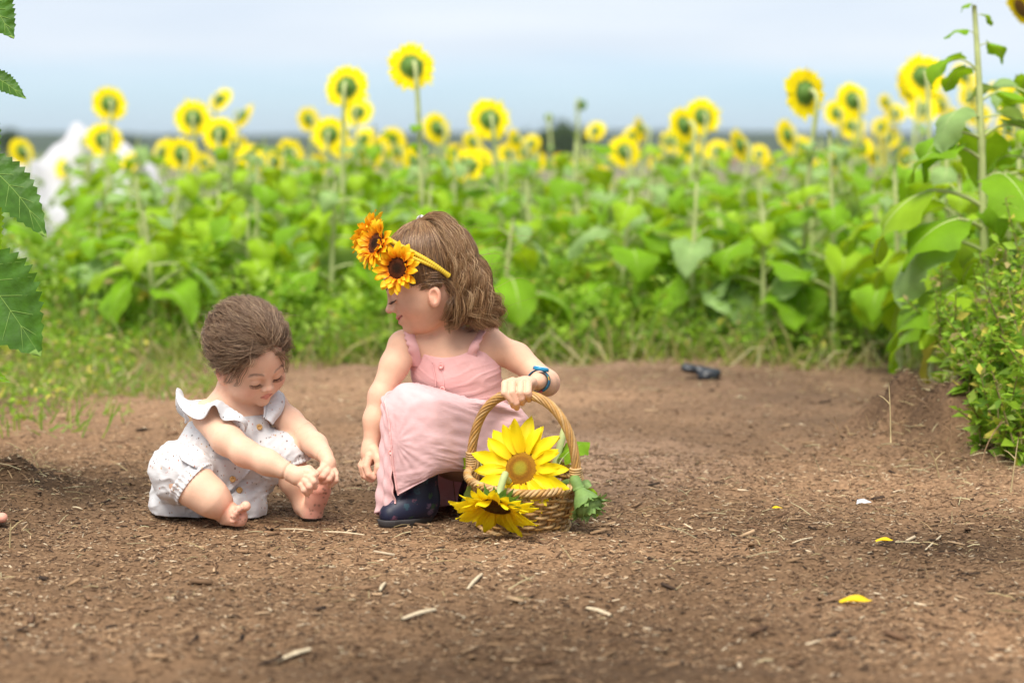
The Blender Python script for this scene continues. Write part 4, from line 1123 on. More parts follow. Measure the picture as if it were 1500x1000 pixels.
V, Fs = ribbon([g(688, 532, -.006), g(694, 508, -.020), g(704, 490, -.010), g(714, 475, .012), g(720, 471, .03), g(722, 482, .058), g(716, 505, .085)], [(1, 0, .2), (1, -.1, .3), (.9, -.2, .5), (.9, -.1, .3), (1, 0, .2), (1, 0, 0), (1, 0, 0)], .009, .0115, 66, .32)
obj('strap', mesh('strap', V, Fs), m_pinkb, DRESS, g_org)
# bodice edge, placket and buttons
def on_bodice(px, py):
    """front of the bodice under a pixel"""
    for dy in np.arange(-.06, .08, .002):
        p = g(px, py, dy); i = np.round((p - D_.lo) / D_.h).astype(int)
        if (i >= 0).all() and (i < D_.n).all() and D_.D[tuple(i)] < 0: return p
    return g(px, py, .0)
pp = np.array([on_bodice(x, y) + [0, -.0012, 0] for x, y in ((645, 531), (648, 545), (650, 558), (650, 568), (651, 578))])
V, Fs = tube(crom(pp, 20), .0016, 6); obj('placket_edge', mesh('placket_edge', V, Fs), m_pinkb, DRESS, g_org)
V, Fs = tube(crom(pp + np.array([-gp(12), 0, 0]), 20), .0011, 6); obj('placket_edge', mesh('placket_edge', V, Fs), m_pinkb, DRESS, g_org)
m_btn = mat('pink_button', (.80, .36, .33), rough=.35, spec=.5)
def button(p, nrm, r, mat_, parent, org):
    V, Fs = lathe([(.0001, .35), (.45, .35), (.55, .5), (.85, .5), (1.0, .2), (1.0, -.3), (.0001, -.3)], 18)
    M = np.array(look(nrm).to_3x3())
    o = obj('button', mesh('button', (V * r) @ M.T + p, Fs), mat_, parent, org); return o
for x, y in ((646, 536), (648, 570)):
    button(on_bodice(x, y) + [0, -.003, 0], (-.1, -1, .1), .0052, m_btn, DRESS, g_org)

# skirt: front panel over the knees, then the strip beyond the slit, then the back panel
front = [[(612, 560, -.02), (630, 568, -.028), (652, 574, -.03), (690, 584, -.025), (722, 588, -.005), (742, 588, .03), (748, 600, .075)],
         [(566, 578, -.055), (590, 564, -.08), (630, 572, -.090), (680, 588, -.050), (722, 594, -.010), (762, 602, .02), (768, 618, .08)],
         [(567, 598, -.095), (598, 590, -.118), (640, 588, -.118), (692, 604, -.050), (728, 612, .0), (774, 622, .02), (776, 640, .09)],
         [(573, 640, -.105), (602, 643, -.126), (646, 645, -.120), (696, 655, -.045), (732, 655, .01), (764, 650, .03), (776, 672, .10)],
         [(578, 690, -.100), (610, 688, -.118), (646, 682, -.112), (692, 684, -.040), (736, 696, .02), (764, 700, .04), (776, 708, .11)],
         [(584, 724, -.095), (611, 710, -.110), (641, 697, -.106), (684, 691, -.040), (738, 718, .03), (764, 730, .05), (776, 735, .12)]]
back = [[(612, 562, -.012), (606, 564, .01), (630, 575, .075), (690, 590, .12), (748, 602, .078)],
        [(569, 581, -.045), (566, 580, -.03), (604, 596, .08), (690, 610, .15), (768, 620, .083)],
        [(572, 612, -.088), (562, 602, -.05), (598, 622, .09), (690, 640, .17), (776, 642, .093)],
        [(576, 655, -.098), (560, 652, -.052), (596, 662, .10), (690, 680, .18), (776, 674, .103)],
        [(575, 702, -.098), (556, 706, -.055), (596, 708, .10), (690, 715, .18), (776, 710, .113)],
        [(579, 737, -.094), (552, 754, -.056), (600, 748, .09), (690, 748, .17), (776, 738, .123)]]
def panel(net, nu, nv, wf, name):
    N = np.array([[g(*p) for p in row] for row in net])          # rows x cols x 3
    S_ = crom(N, nv); S_ = np.swapaxes(crom(np.swapaxes(S_, 0, 1), nu), 0, 1)      # nv x nu
    du = np.gradient(S_, axis=1); dv = np.gradient(S_, axis=0); n_ = unit(np.cross(du, dv))
    U, Vv = np.meshgrid(np.linspace(0, 1, nu), np.linspace(0, 1, nv))
    S_ = S_ + n_ * wf(U, Vv)[..., None]
    o = obj(name, mesh(name, S_.reshape(-1, 3), grid_faces(nv, nu)), m_pink, DRESS, g_org)
    md = o.modifiers.new('thickness', 'SOLIDIFY'); md.thickness = .0016
    return o, S_
def wf_front(U, Vv):
    bx, by = .04, .62                                            # creases fan out from the button at the slit
    ang = np.arctan2(Vv - by, U - bx + 1e-3); rr_ = np.hypot(U - bx, Vv - by)
    fan = .0009 * np.sin(ang * 17 + 2.5 * np.sin(rr_ * 11)) * np.exp(-rr_ * 4.0) * np.clip(rr_ * 12, 0, 1)
    wx = U + .06 * vnoise(U * 5, Vv * 5, 51); wy = Vv + .10 * vnoise(U * 4 + 7, Vv * 4, 52)
    cr = .0042 * np.abs(vnoise(wx * 9, wy * 30, 53)) * np.exp(-(((U - .40) / .16)**2 + ((Vv - .62) / .24)**2))
    fine = .0011 * vnoise(wx * 22, wy * 30, 54) + .0005 * vnoise(wx * 60, wy * 70, 55)
    low = .0040 * np.sin(U * 22 + 3 * vnoise(U * 4, Vv * 2, 56) * 3) * Vv**2 * np.clip((U - .05) * 5, 0, 1)
    gath = .0014 * vnoise(U * 60, Vv * 2, 57) * np.exp(-Vv * 7) * 2
    side = .012 * vnoise(wx * 12 + wy * 7, wy * 4 - wx * 2, 58) * np.clip((U - .55) * 4, 0, 1) * np.clip(Vv * 4, 0, 1)
    soft = .0070 * vnoise(wx * 5, wy * 6, 59)
    hem = .0012 * (Vv > .955)
    return fan + cr + fine + low + gath + side + soft + hem
front_o, SF = panel(front, 120, 110, wf_front, 'skirt')
back_o, SB = panel(back, 110, 80, lambda U, Vv: .004 * np.sin(U * 60 + Vv * 3) * Vv + .0015 * np.sin(Vv * 50 + U * 40), 'skirt')
for S_, k in ((SF, 0), (SB, 0)):
    V, Fs = tube(S_[6:, k] + [0, -.0012, 0], .0018, 6); obj('placket_edge', mesh('placket_edge', V, Fs), m_pinkb, DRESS, g_org)
V, Fs = tube(SF[-1, :90] + [0, -.0006, .001], .0013, 5); obj('hem', mesh('hem', V, Fs), m_pink, DRESS, g_org)
button(g(573, 662, -.102), (-.3, -1, .1), .0052, m_btn, DRESS, g_org)

# ---- boots
m_boot = mat('floral_rubber', (.012, .014, .035), rough=.5, spec=.35)
n = m_boot.node_tree.nodes; L = m_boot.node_tree.links
tc = n.new('ShaderNodeTexCoord'); vo = n.new('ShaderNodeTexVoronoi'); vo.inputs['Scale'].default_value = 62
nz = n.new('ShaderNodeTexNoise'); nz.inputs['Scale'].default_value = 260; mxv = n.new('ShaderNodeMixRGB'); mxv.inputs[0].default_value = .012
L.new(tc.outputs['Object'], nz.inputs['Vector']); L.new(tc.outputs['Object'], mxv.inputs[1]); L.new(nz.outputs['Color'], mxv.inputs[2]); L.new(mxv.outputs[0], vo.inputs['Vector'])
cr = n.new('ShaderNodeValToRGB'); cr.color_ramp.interpolation = 'CONSTANT'
cr.color_ramp.elements[0].color = (.5, .3, .15, 1); cr.color_ramp.elements[1].position = .10; cr.color_ramp.elements[1].color = (1, 1, 1, 1)
e = cr.color_ramp.elements.new(.36); e.color = (0, 0, 0, 1)
L.new(vo.outputs['Distance'], cr.inputs[0])
hs_ = n.new('ShaderNodeValToRGB'); hs_.color_ramp.interpolation = 'CONSTANT'; sepc = n.new('ShaderNodeSeparateColor'); L.new(vo.outputs['Color'], sepc.inputs[0]); L.new(sepc.outputs[0], hs_.inputs[0])
hs_.color_ramp.elements[0].color = (.13, .05, .08, 1); hs_.color_ramp.elements[1].position = .3; hs_.color_ramp.elements[1].color = (.02, .05, .07, 1)
for ps, cc in ((.45, (.012, .014, .03, 1)), (.7, (.09, .06, .10, 1)), (.85, (.03, .06, .03, 1))):
    e = hs_.color_ramp.elements.new(ps); e.color = cc
mm = n.new('ShaderNodeMixRGB'); L.new(cr.outputs[0], mm.inputs[0]); mm.inputs[1].default_value = (.012, .014, .035, 1); L.new(hs_.outputs[0], mm.inputs[2]); L.new(mm.outputs[0], n['Principled BSDF'].inputs['Base Color'])
m_sole = mat('boot_sole', (.05, .045, .045), rough=.6)
def boot(shaft_top, ankle, heel, toe, parent):
    z0 = float(min(gz(*heel[:2]), gz(*toe[:2]))) + .002
    lo = np.minimum.reduce([shaft_top, ankle, heel, toe]) - .05; hi = np.maximum.reduce([shaft_top, ankle, heel, toe]) + .05; lo[2] = z0 - .01
    F_ = Field(lo, hi, .002)
    h3 = np.array([*heel[:2], z0 + .028]); t3 = np.array([*toe[:2], z0 + .018]); mid = h3 * .45 + t3 * .55
    F_.limb([shaft_top, ankle], [.034, .030], .012); F_.limb([ankle, h3], [.030, .028], .02)
    F_.limb([h3, mid + [0, 0, .004], t3], [.027, .025, .0195], .02); F_.limb([ankle + (0, 0, -.005), mid + (0, 0, .002)], [.028, .020], .02)
    F_.op(lambda x, y, z: (-(z - z0 - .010) + 0 * x + 0 * y).astype(np.float32), lo, hi, 0, 'i')
    V, Q = F_.extract(); b_ = obj('boot', mesh('boot', V, Q), m_boot, parent, g_org)
    F2 = Field(lo, hi, .002)
    F2.limb([h3 - (0, 0, .012), mid - (0, 0, .012), t3 - (0, 0, .008)], [.0285, .0275, .0225], .01)
    F2.op(lambda x, y, z: (np.maximum(z - z0 - .011, -(z - z0 + .002)) + 0 * x + 0 * y).astype(np.float32), lo, hi, 0, 'i')
    V, Q = F2.extract(); obj('sole', mesh('sole', V, Q), m_sole, b_, g_org)
boot(g(615, 676, -.05), g(613, 728, -.045), g(613, 750, -.042), g(572, 756, -.085), GIRL)
boot(g(706, 690, .06), g(702, 730, .075), g(702, 748, .08), g(712, 752, .01), GIRL)

# ---- wristwatch
wa = g(794, 559, -.066); wb = g(786, 558, -.104); ax_ = unit(wb - wa); cw = g(789, 558, -.090)
WATCH = thing('wristwatch', cw, 'blue wristwatch with colourful strap on the squatting child', 'watch')
e1 = unit(np.cross(ax_, [0, 0, 1])); e2 = np.cross(e1, ax_); 
if e2[2] < 0: e2 = -e2
rw = gp(15.2)
th = np.linspace(0, 2 * math.pi, 48, endpoint=False)
prof = [(-.0065, 0), (-.0065, .0016), (.0065, .0016), (.0065, 0)]
V = np.stack([[cw + ax_ * a_ + (e1 * math.cos(t) + e2 * math.sin(t)) * (rw + b_) for a_, b_ in prof] for t in th]).reshape(-1, 3)
m_strap = mat('watch_strap', (.02, .12, .20), rough=.4); n = m_strap.node_tree.nodes; L = m_strap.node_tree.links
tc = n.new('ShaderNodeTexCoord'); vo = n.new('ShaderNodeTexVoronoi'); vo.inputs['Scale'].default_value = 150; L.new(tc.outputs['Object'], vo.inputs['Vector'])
sepc = n.new('ShaderNodeSeparateColor'); L.new(vo.outputs['Color'], sepc.inputs[0]); cr = n.new('ShaderNodeValToRGB'); cr.color_ramp.interpolation = 'CONSTANT'; L.new(sepc.outputs[0], cr.inputs[0])
cr.color_ramp.elements[0].color = (.02, .13, .22, 1); cr.color_ramp.elements[1].position = .5; cr.color_ramp.elements[1].color = (.55, .03, .12, 1)
for ps, cc in ((.65, (.02, .10, .18, 1)), (.78, (.60, .28, .03, 1)), (.88, (.05, .25, .2, 1))):
    e = cr.color_ramp.elements.new(ps); e.color = cc
L.new(cr.outputs[0], n['Principled BSDF'].inputs['Base Color'])
obj('strap', mesh('strap', V, grid_faces(48, 4, wrap_u=True, wrap_v=True)), m_strap, WATCH, cw)
up_ = unit(e2 * .93 + e1 * (-.15)); Mx = np.stack([unit(np.cross(ax_, up_)), ax_, up_], 1)
V, Fs = lathe([(.0001, .0066), (.0120, .0066), (.0136, .0052), (.0142, 0), (.0001, 0)], 28); obj('case', mesh('case', V @ Mx.T + cw + up_ * rw, Fs), mat('watch_case', (.03, .24, .42), rough=.3), WATCH, cw)
V, Fs = lathe([(.0001, .0072), (.0108, .0072), (.0110, .0060), (.0001, .0060)], 24); obj('dial', mesh('dial', V @ Mx.T + cw + up_ * rw, Fs), mat('watch_dial', (.75, .80, .82), rough=.15, spec=.6), WATCH, cw)

# ------------------------------------------------------------------ the baby sitting on the path
YB = 4.20
def b(px, py, dy=0.0): return W(px, py, YB + dy)
b_org = np.array([*b(310, 770, 0.0)[:2], 0.0])
BABY = thing('person', b_org, 'baby in a white printed romper sitting barefoot and touching its toes', 'person')
phi, pib, rol = math.radians(48), math.radians(34), math.radians(-16)
fw = np.array([math.cos(phi) * math.cos(pib), -math.sin(phi) * math.cos(pib), -math.sin(pib)])
u0 = np.array([math.cos(phi) * math.sin(pib), -math.sin(phi) * math.sin(pib), math.cos(pib)])
l0 = np.cross(u0, fw)
HB = Head(b(366, 522, -.02), fw, u0 * math.cos(rol) + l0 * math.sin(rol), .91, chubby=1.0, smile=-.2, nose=-.25, ear=6.65, ear_f=-.7)
lo = np.array([b(222, 500)[0], 3.98, 0.004]); hi = np.array([b(500, 500)[0], 4.36, b(300, 436)[2]])
B = Field(lo, hi, .0014)
B.ell(b(338, 625, .02), (.064, .055, .055), k=.02); B.ell(b(318, 690, .03), (.075, .06, .07), k=.02); B.ell(b(305, 735, .04), (.075, .065, .04), k=.02)
B.limb([b(338, 605, .02), b(345, 570, .0)], [.040, .034], .025)
B.limb([b(340, 604, .02), b(305, 606, -.035)], [.032, .026], .02); B.limb([b(345, 602, .02), b(398, 592, .04)], [.032, .026], .02)
# near arm
B.limb([b(306, 612, -.045), b(332, 643, -.085), b(360, 664, -.105)], [gp(23), gp(22), gp(19)], .012)
B.limb([b(358, 663, -.104), b(392, 677, -.118), b(421, 690, -.128)], [gp(19.5), gp(18), gp(13)], .010)
B.ell(b(437, 697, -.133), (.0195, .014, .0165), k=.008)
for i, (x0, y0, x1, y1, x2, y2, dy) in enumerate(((447, 690, 459, 696, 463, 706, -.140), (447, 696, 459, 705, 461, 713, -.146), (444, 702, 453, 712, 454, 719, -.148), (440, 707, 446, 717, 450, 723, -.144))):
    B.limb([b(x0, y0, -.135), b((x0 + x1) / 2 + 1, (y0 + y1) / 2 - 1, dy), b(x1, y1, dy - .004), b(x2, y2, dy + .002)], [.0080, .0068, .0062, .0052], .0008)
B.limb([b(440, 690, -.120), b(452, 688, -.118), b(463, 694, -.122)], [.009, .0078, .006], .004)
# far arm
B.limb([b(398, 594, .038), b(424, 618, .022), b(445, 637, .0)], [gp(20), gp(19.5), gp(18)], .012)
B.limb([b(444, 636, .002), b(462, 652, -.035), b(476, 667, -.070)], [gp(18.5), gp(17), gp(12.5)], .010)
B.ell(b(481, 680, -.085), (.0135, .015, .017), k=.008)
for i, (p0, p1, p2, dy) in enumerate((((475, 681), (468, 690), (463, 696), -.100), ((480, 686), (474, 697), (467, 701), -.106), ((484, 690), (482, 701), (474, 705), -.104), ((488, 690), (492, 702), (484, 710), -.094))):
    m_ = ((p0[0] + p1[0]) / 2 + 2, (p0[1] + p1[1]) / 2)
    B.limb([b(*p0, -.090), b(*m_, dy), b(*p1, dy - .003), b(*p2, dy + .002)], [.0078, .0066, .0060, .0052], .0008)
# near leg and foot
B.limb([b(300, 720, .05), b(270, 698, -.075), b(292, 716, -.100)], [.045, .037, .034], .02)
B.limb([b(288, 713, -.095), b(310, 730, -.105), b(334, 750, -.095)], [gp(30), gp(26), gp(16.5)], .012)
B.limb([b(334, 757, -.088), b(349, 757, -.112)], [.0175, .0145], .012)
B.ell(b(349, 757, -.112), (.014, .014, .018), k=.008)
for x, y, dy, r_ in ((360, 741, -.126, .0078), (350, 745, -.132, .0058), (345, 750.5, -.134, .0055), (342, 756, -.134, .0052), (341, 762, -.132, .0050)):
    B.limb([b(350, 752 + (y - 750) * .5, -.116), b(x, y, dy)], [.0075, r_], .0025)
    B.ell(b(x, y, dy), (r_ * 1.1,) * 3, k=.001)
# far leg and foot, sole to the camera
B.limb([b(330, 700, .05), b(418, 664, .0), b(430, 700, .0), b(444, 738, .0)], [.045, .032, .026, .0175], .014)
B.limb([b(446, 742, .0), b(457, 754, -.020)], [.017, .0165], .010)
B.limb([b(457, 754, -.022), b(464, 728, -.030), b(466, 714, -.040)], [.0165, .0175, .0185], .010)
B.ell(b(466, 718, -.034), (.0225, .012, .016), k=.008)
for x, y, dy, r_ in ((452, 706, -.052, .0078), (461, 703, -.054, .0062), (468, 703, -.054, .0058), (475, 705, -.052, .0055), (480, 710, -.048, .0052)):
    B.limb([b(465 + (x - 465) * .8, 716, -.042), b(x, y, dy)], [.0075, r_], .0025)
HB.add_to(B, .012)
# little creases of a chubby baby: wrists and elbow
def crease(c, axis_, r, w_, depth):
    ax = unit(axis_)
    def fn(x, y, z):
        px, py, pz = x - c[0], y - c[1], z - c[2]
        t = px * ax[0] + py * ax[1] + pz * ax[2]
        rr_ = np.sqrt(px**2 + py**2 + pz**2)
        return (depth * np.exp(-(t / w_)**2) * np.exp(-(rr_ / r)**4)).astype(np.float32)
    B.op(fn, c - r * 1.6, c + r * 1.6, 0, 'd')
crease(b(421, 690, -.128), b(437, 697, -.133) - b(392, 677, -.118), .022, .0022, .0022)
crease(b(446, 638, .0), b(462, 652, -.035) - b(424, 618, .022), .03, .0022, .0022)
crease(b(476, 667, -.07), b(481, 680, -.085) - b(462, 652, -.035), .02, .002, .002)
crease(b(333, 748, -.096), b(349, 757, -.112) - b(310, 730, -.105), .026, .002, .002)
V, Q = B.extract()
C = skin_color(V, (0.75, 0.465, 0.325))
C = HB.tint(V, C)
for p, r_, w_ in (((350, 752, -.125), .022, .6), ((466, 715, -.045), .026, .75), ((458, 755, -.035), .018, .6), ((463, 735, -.04), .02, .45), ((455, 712, -.145), .016, .45), ((474, 700, -.105), .018, .5), ((360, 668, -.12), .02, .25)):
    C = spot(C, V, b(*p), r_, (0.76, 0.27, 0.21), w_)
r = np.random.default_rng(3)                                        # specks of soil on the soles
for k in range(34):
    p = (r.uniform(448, 478), r.uniform(706, 764), -.055) if k < 24 else (r.uniform(338, 360), r.uniform(742, 768), -.12)
    q = b(*p); m_ = np.exp(-((V[:, 0] - q[0])**2 + (V[:, 2] - q[2])**2) / r.uniform(.0009, .0022)**2) * (np.abs(V[:, 1] - q[1]) < .04)
    C = C * (1 - .75 * m_[:, None]) + np.array([.12, .07, .045]) * .75 * m_[:, None]
obj('body', mesh('body', V, Q, col=C), m_skin, BABY, b_org)
for sd in (-1, 1):
    HB.lashes(sd, BABY, b_org, droop=1.0, length=.8); HB.brow(sd, BABY, b_org, (0.56, 0.37, 0.27))

# ---- hair
bc = np.array([-1.2, 0, 1.9]); brd = np.array([8.2, 6.6, 7.5])
capF = Field(HB.o - .105, HB.o + .105, .0025)
def capfn(x, y, z):
    px, py, pz = x - HB.o[0], y - HB.o[1], z - HB.o[2]
    f, l, u = [(HB.R[i, 0] * px + HB.R[i, 1] * py + HB.R[i, 2] * pz) / HB.s for i in range(3)]
    d = d_ell(f + 1.2, l, u - 1.9, 8.4, 6.8, 7.7)
    d = np.maximum(d, f - 2.3 - .45 * (u - 1.0))
    d = np.maximum(d, -(u + 3.6))
    d = np.maximum(d, -np.maximum(.9 - u, -(f + 2.2)) * -1 if False else np.minimum(.9 - u, f + 2.6))
    return (d * HB.s).astype(np.float32)
capF.op(capfn, HB.o - .105, HB.o + .105, 0)
V, Q = capF.extract()
HAIRB = obj('hair', mesh('hair', V, Q, col=np.broadcast_to((0.17, 0.105, 0.066), (len(V), 3))), m_hair, BABY, b_org)
grp = []
pal_b = [(0.22, 0.13, 0.075), (0.28, 0.175, 0.105), (0.14, 0.08, 0.046), (0.42, 0.29, 0.18), (0.18, 0.105, 0.06)]
n_l = 0
while n_l < 860:
    d = unit(rng.normal(size=3)); p = bc + d * brd
    if n_l > 480 and p[0] < 1.5: continue
    if p[2] < -3.0 or p[0] > 3.3 + .45 * (p[2] - 1.0) + .5 * rng.normal() or (p[2] < 2.0 and p[0] > -2.4): continue
    q = np.random.default_rng(9000 + n_l); n_l += 1
    lift = q.uniform(.4, 1.8); steps = 11; path = [p.copy()]; dd = (p - bc) / brd
    flow = np.array([-1.0, -.18, .10 - .07 * (p[0] + 2)]) + q.normal(0, .30, 3)
    if p[0] < -4: flow = np.array([-.35, -.1 * np.sign(p[1]), -1.0]) + q.normal(0, .2, 3)
    L_ = q.uniform(.50, .66) if p[0] > -4 else q.uniform(.3, .45)
    for k in range(steps):
        nrm = unit(dd / brd)
        fl = flow - nrm * (flow @ nrm); fl = unit(fl)
        cur = path[-1] + fl * L_
        dd = (cur - bc) / brd; rr_ = np.linalg.norm(dd); kk = 1.03 + .012 * k * lift + q.uniform(0, .012)
        dd = dd / rr_; path.append(bc + dd * brd * kk)
        flow = flow + np.array([-.02, 0, -.07]) if p[0] > -4 else flow + np.array([-.02, 0, .03])
    path = np.array(path)
    if p[0] < -3.5 and p[2] < 3:                                           # curls standing off the nape
        path[-4:] += np.array([[-.2, 0, 0], [-.6, 0, .1], [-.9, 0, .5], [-.9, 0, .9]]) * q.uniform(.5, 1.6)
    grp.append((lock(HB.wor(path), [.004, .0075, .007, .003], 17, .0010, .05, 5000 + n_l, n=18, curl=1.5), np.concatenate([[.0001, .00018], np.full(12, .00026), np.linspace(.00025, .0001, 4)])))
# loose curls at the back of the head
for i in range(60):
    q = np.random.default_rng(7700 + i)
    x, y = q.uniform(292, 316), q.uniform(458, 545)
    a = b(x + 10, y, q.uniform(-.05, .02)); rr_ = q.uniform(.005, .012); t = np.linspace(0, 1, 14)
    P = a + np.stack([-rr_ * 2.2 * t - rr_ * .6 * np.sin(t * 6.3 + q.random() * 2), q.normal(0, .004) * t, rr_ * np.cos(t * 6.3 + q.random()) * t - .006 * t], -1)
    grp.append((P[None], np.linspace(.00028, .00012, 14)))
for i in range(40):
    q = np.random.default_rng(8800 + i)
    x = q.uniform(330, 425); y = 452 + abs(x - 370)**1.6 * .035
    a = b(x, y, q.uniform(-.05, .03)); d1 = np.array([q.normal(.006, .008), 0, q.uniform(.003, .011)])
    grp.append((crom([a - [0, 0, .006], a + d1 * .6, a + d1 + np.array([q.normal(.008, .006), 0, q.normal(-.003, .004)])], 9)[None], np.linspace(.00022, .0001, 9)))
hair_obj('hair_strands', grp, HAIRB, b_org, pal_b)

# ---- white printed romper
m_rom = cloth_mat('white_muslin', (0.75, 0.74, 0.745), .18, .35)
n = m_rom.node_tree.nodes; L = m_rom.node_tree.links; pb = n['Principled BSDF']
tc = n.new('ShaderNodeTexCoord')
src = pb.inputs['Base Color'].links[0].from_socket
for sc_, thr, ramp, sh in ((112, .17, ((0, (.16, .08, .05)), (.4, (.50, .20, .14)), (.7, (.08, .06, .05)), (.85, (.62, .34, .12))), (0, 0, 0)), (128, .15, ((0, (.60, .27, .22)), (.5, (.10, .08, .07)), (.8, (.55, .30, .12))), (.4, .2, .7))):
    mp = n.new('ShaderNodeMapping'); mp.inputs['Location'].default_value = sh; mp.inputs['Scale'].default_value = (1, .8, .72); L.new(tc.outputs['Object'], mp.inputs[0])
    vo = n.new('ShaderNodeTexVoronoi'); vo.inputs['Scale'].default_value = sc_; L.new(mp.outputs[0], vo.inputs['Vector'])
    sp = n.new('ShaderNodeSeparateColor'); L.new(vo.outputs['Color'], sp.inputs[0])
    cr = n.new('ShaderNodeValToRGB'); cr.color_ramp.interpolation = 'CONSTANT'
    cr.color_ramp.elements[0].color = (*ramp[0][1], 1); cr.color_ramp.elements[1].position = ramp[1][0]; cr.color_ramp.elements[1].color = (*ramp[1][1], 1)
    for ps, cc in ramp[2:]:
        e = cr.color_ramp.elements.new(ps); e.color = (*cc, 1)
    L.new(sp.outputs[0], cr.inputs[0])
    lt = n.new('ShaderNodeMath'); lt.operation = 'LESS_THAN'; L.new(vo.outputs['Distance'], lt.inputs[0]); lt.inputs[1].default_value = thr
    g2 = n.new('ShaderNodeMath'); g2.operation = 'GREATER_THAN'; L.new(sp.outputs[1], g2.inputs[0]); g2.inputs[1].default_value = .25
    mu = n.new('ShaderNodeMath'); mu.operation = 'MULTIPLY'; L.new(lt.outputs[0], mu.inputs[0]); L.new(g2.outputs[0], mu.inputs[1])
    mu2 = n.new('ShaderNodeMath'); mu2.operation = 'MULTIPLY'; L.new(mu.outputs[0], mu2.inputs[0]); mu2.inputs[1].default_value = .85
    mx = n.new('ShaderNodeMixRGB'); L.new(mu2.outputs[0], mx.inputs[0]); L.new(src, mx.inputs[1]); L.new(cr.outputs[0], mx.inputs[2]); src = mx.outputs[0]
L.new(src, pb.inputs['Base Color'])

R_ = Field(np.array([b(208, 500)[0], 4.03, 0.003]), np.array([b(455, 500)[0], 4.40, b(300, 585)[2]]), .0017)
R_.ell(b(338, 628, .02), (.0700, .063, .062), k=.02)
R_.ell(b(322, 672, .02), (.088, .072, .062), k=.03)
R_.ell(b(300, 722, .04), (.098, .086, .062), k=.03)
R_.ell(b(262, 742, .04), (.050, .065, .036), k=.02)
R_.ell(b(345, 742, -.0), (.060, .06, .040), k=.02)
R_.limb([b(290, 718, .02), b(264, 692, -.055), b(272, 692, -.078)], [.052, .051, .046], .02)
R_.limb([b(350, 700, .04), b(405, 668, .005), b(420, 664, .0)], [.050, .042, .036], .02)
# folds
def fold(x, y, z):
    u = x - b(320, 690)[0]; w_ = z - b(320, 690)[2]; v = y - 4.2
    wu = u + .016 * vnoise(u * 24, w_ * 24, 71); ww = w_ + .016 * vnoise(u * 22, w_ * 28 + 5, 72)
    a = .0130 * (np.abs(vnoise(wu * 22 + ww * 12, ww * 38 - wu * 16, 73)) - .12) * np.clip((.03 - w_) * 14, 0, 1)
    c_ = .0060 * (np.abs(vnoise(wu * 55 + ww * 30, ww * 70 - wu * 40, 74)) - .12)
    e_ = .0035 * vnoise(wu * 120, ww * 30, 75) * np.clip((w_ + .01) * 30, 0, 1)
    return (a + c_ + e_ + .0012 * np.sin(v * 170 + u * 60)).astype(np.float32)
R_.op(fold, R_.lo, R_.lo + R_.n * R_.h, 0, 'd')
# neckline and arm openings, leg openings
nz0 = b(368, 611, -.04)[2]
R_.op(lambda x, y, z: (z - nz0 + .18 * np.maximum(b(340, 611)[0] - x, 0) + 0 * y).astype(np.float32), R_.lo, R_.lo + R_.n * R_.h, 0, 'i')
R_.cone(b(300, 606, -.06), b(312, 622, -.13), .034, .034, .004, 's')
R_.cone(b(404, 592, .03), b(440, 612, .0), .026, .03, .004, 's')
kn = b(288, 713, -.095); kd = unit(b(318, 736, -.105) - b(276, 702, -.09))
R_.cone(kn - kd * -.004, kn + kd * .06, .034, .050, .002, 's')
k2 = b(432, 690, .0); R_.cone(b(431, 680, -.004), b(440, 720, -.01), .0275, .03, .002, 's')
R_.op(lambda x, y, z: (-(z - .006) + 0 * x + 0 * y).astype(np.float32), R_.lo, R_.lo + R_.n * R_.h, 0, 'i')
V, Q = R_.extract()
ROM = obj('romper', mesh('romper', V, Q), m_rom, BABY, b_org)
def on_rom(px, py, off=.0):
    for dy in np.arange(-.17, .12, .0015):
        p = b(px, py, dy); i = np.round((p - R_.lo) / R_.h).astype(int)
        if (i >= 0).all() and (i < R_.n).all() and R_.D[tuple(i)] < 0: return p - [0, off, 0]
    return b(px, py, -.04)
# gathered cuffs
def cuff(c, ax, r0, wid, seed):
    ax = unit(ax); e1 = unit(np.cross(ax, [0, 1, .1])); e2 = np.cross(ax, e1)
    th = np.linspace(0, 2 * math.pi, 120, endpoint=False); out = []
    rows = np.linspace(-wid, wid, 9)
    for k, t in enumerate(rows):
        rr_ = r0 * (1 + .10 * (abs(t) / wid)**2) + .0012 * np.sin(th * 30 + seed) + .0008 * np.sin(th * 47 + seed * 2) - (.003 if k in (0, 8) else 0)
        out.append(c + ax * t + (np.cos(th) * rr_)[:, None] * e1 + (np.sin(th) * rr_)[:, None] * e2)
    return np.stack(out).reshape(-1, 3), [grid_faces(9, 120, wrap_v=True)]
V, Fs = cuff(b(279, 704, -.090), kd, .0415, .010, 1); obj('cuff', mesh('cuff', V, Fs), m_rom, ROM, b_org)
V, Fs = cuff(b(424, 673, .0), b(432, 705, .0) - b(418, 655, .0), .0345, .009, 2); obj('cuff', mesh('cuff', V, Fs), m_rom, ROM, b_org)
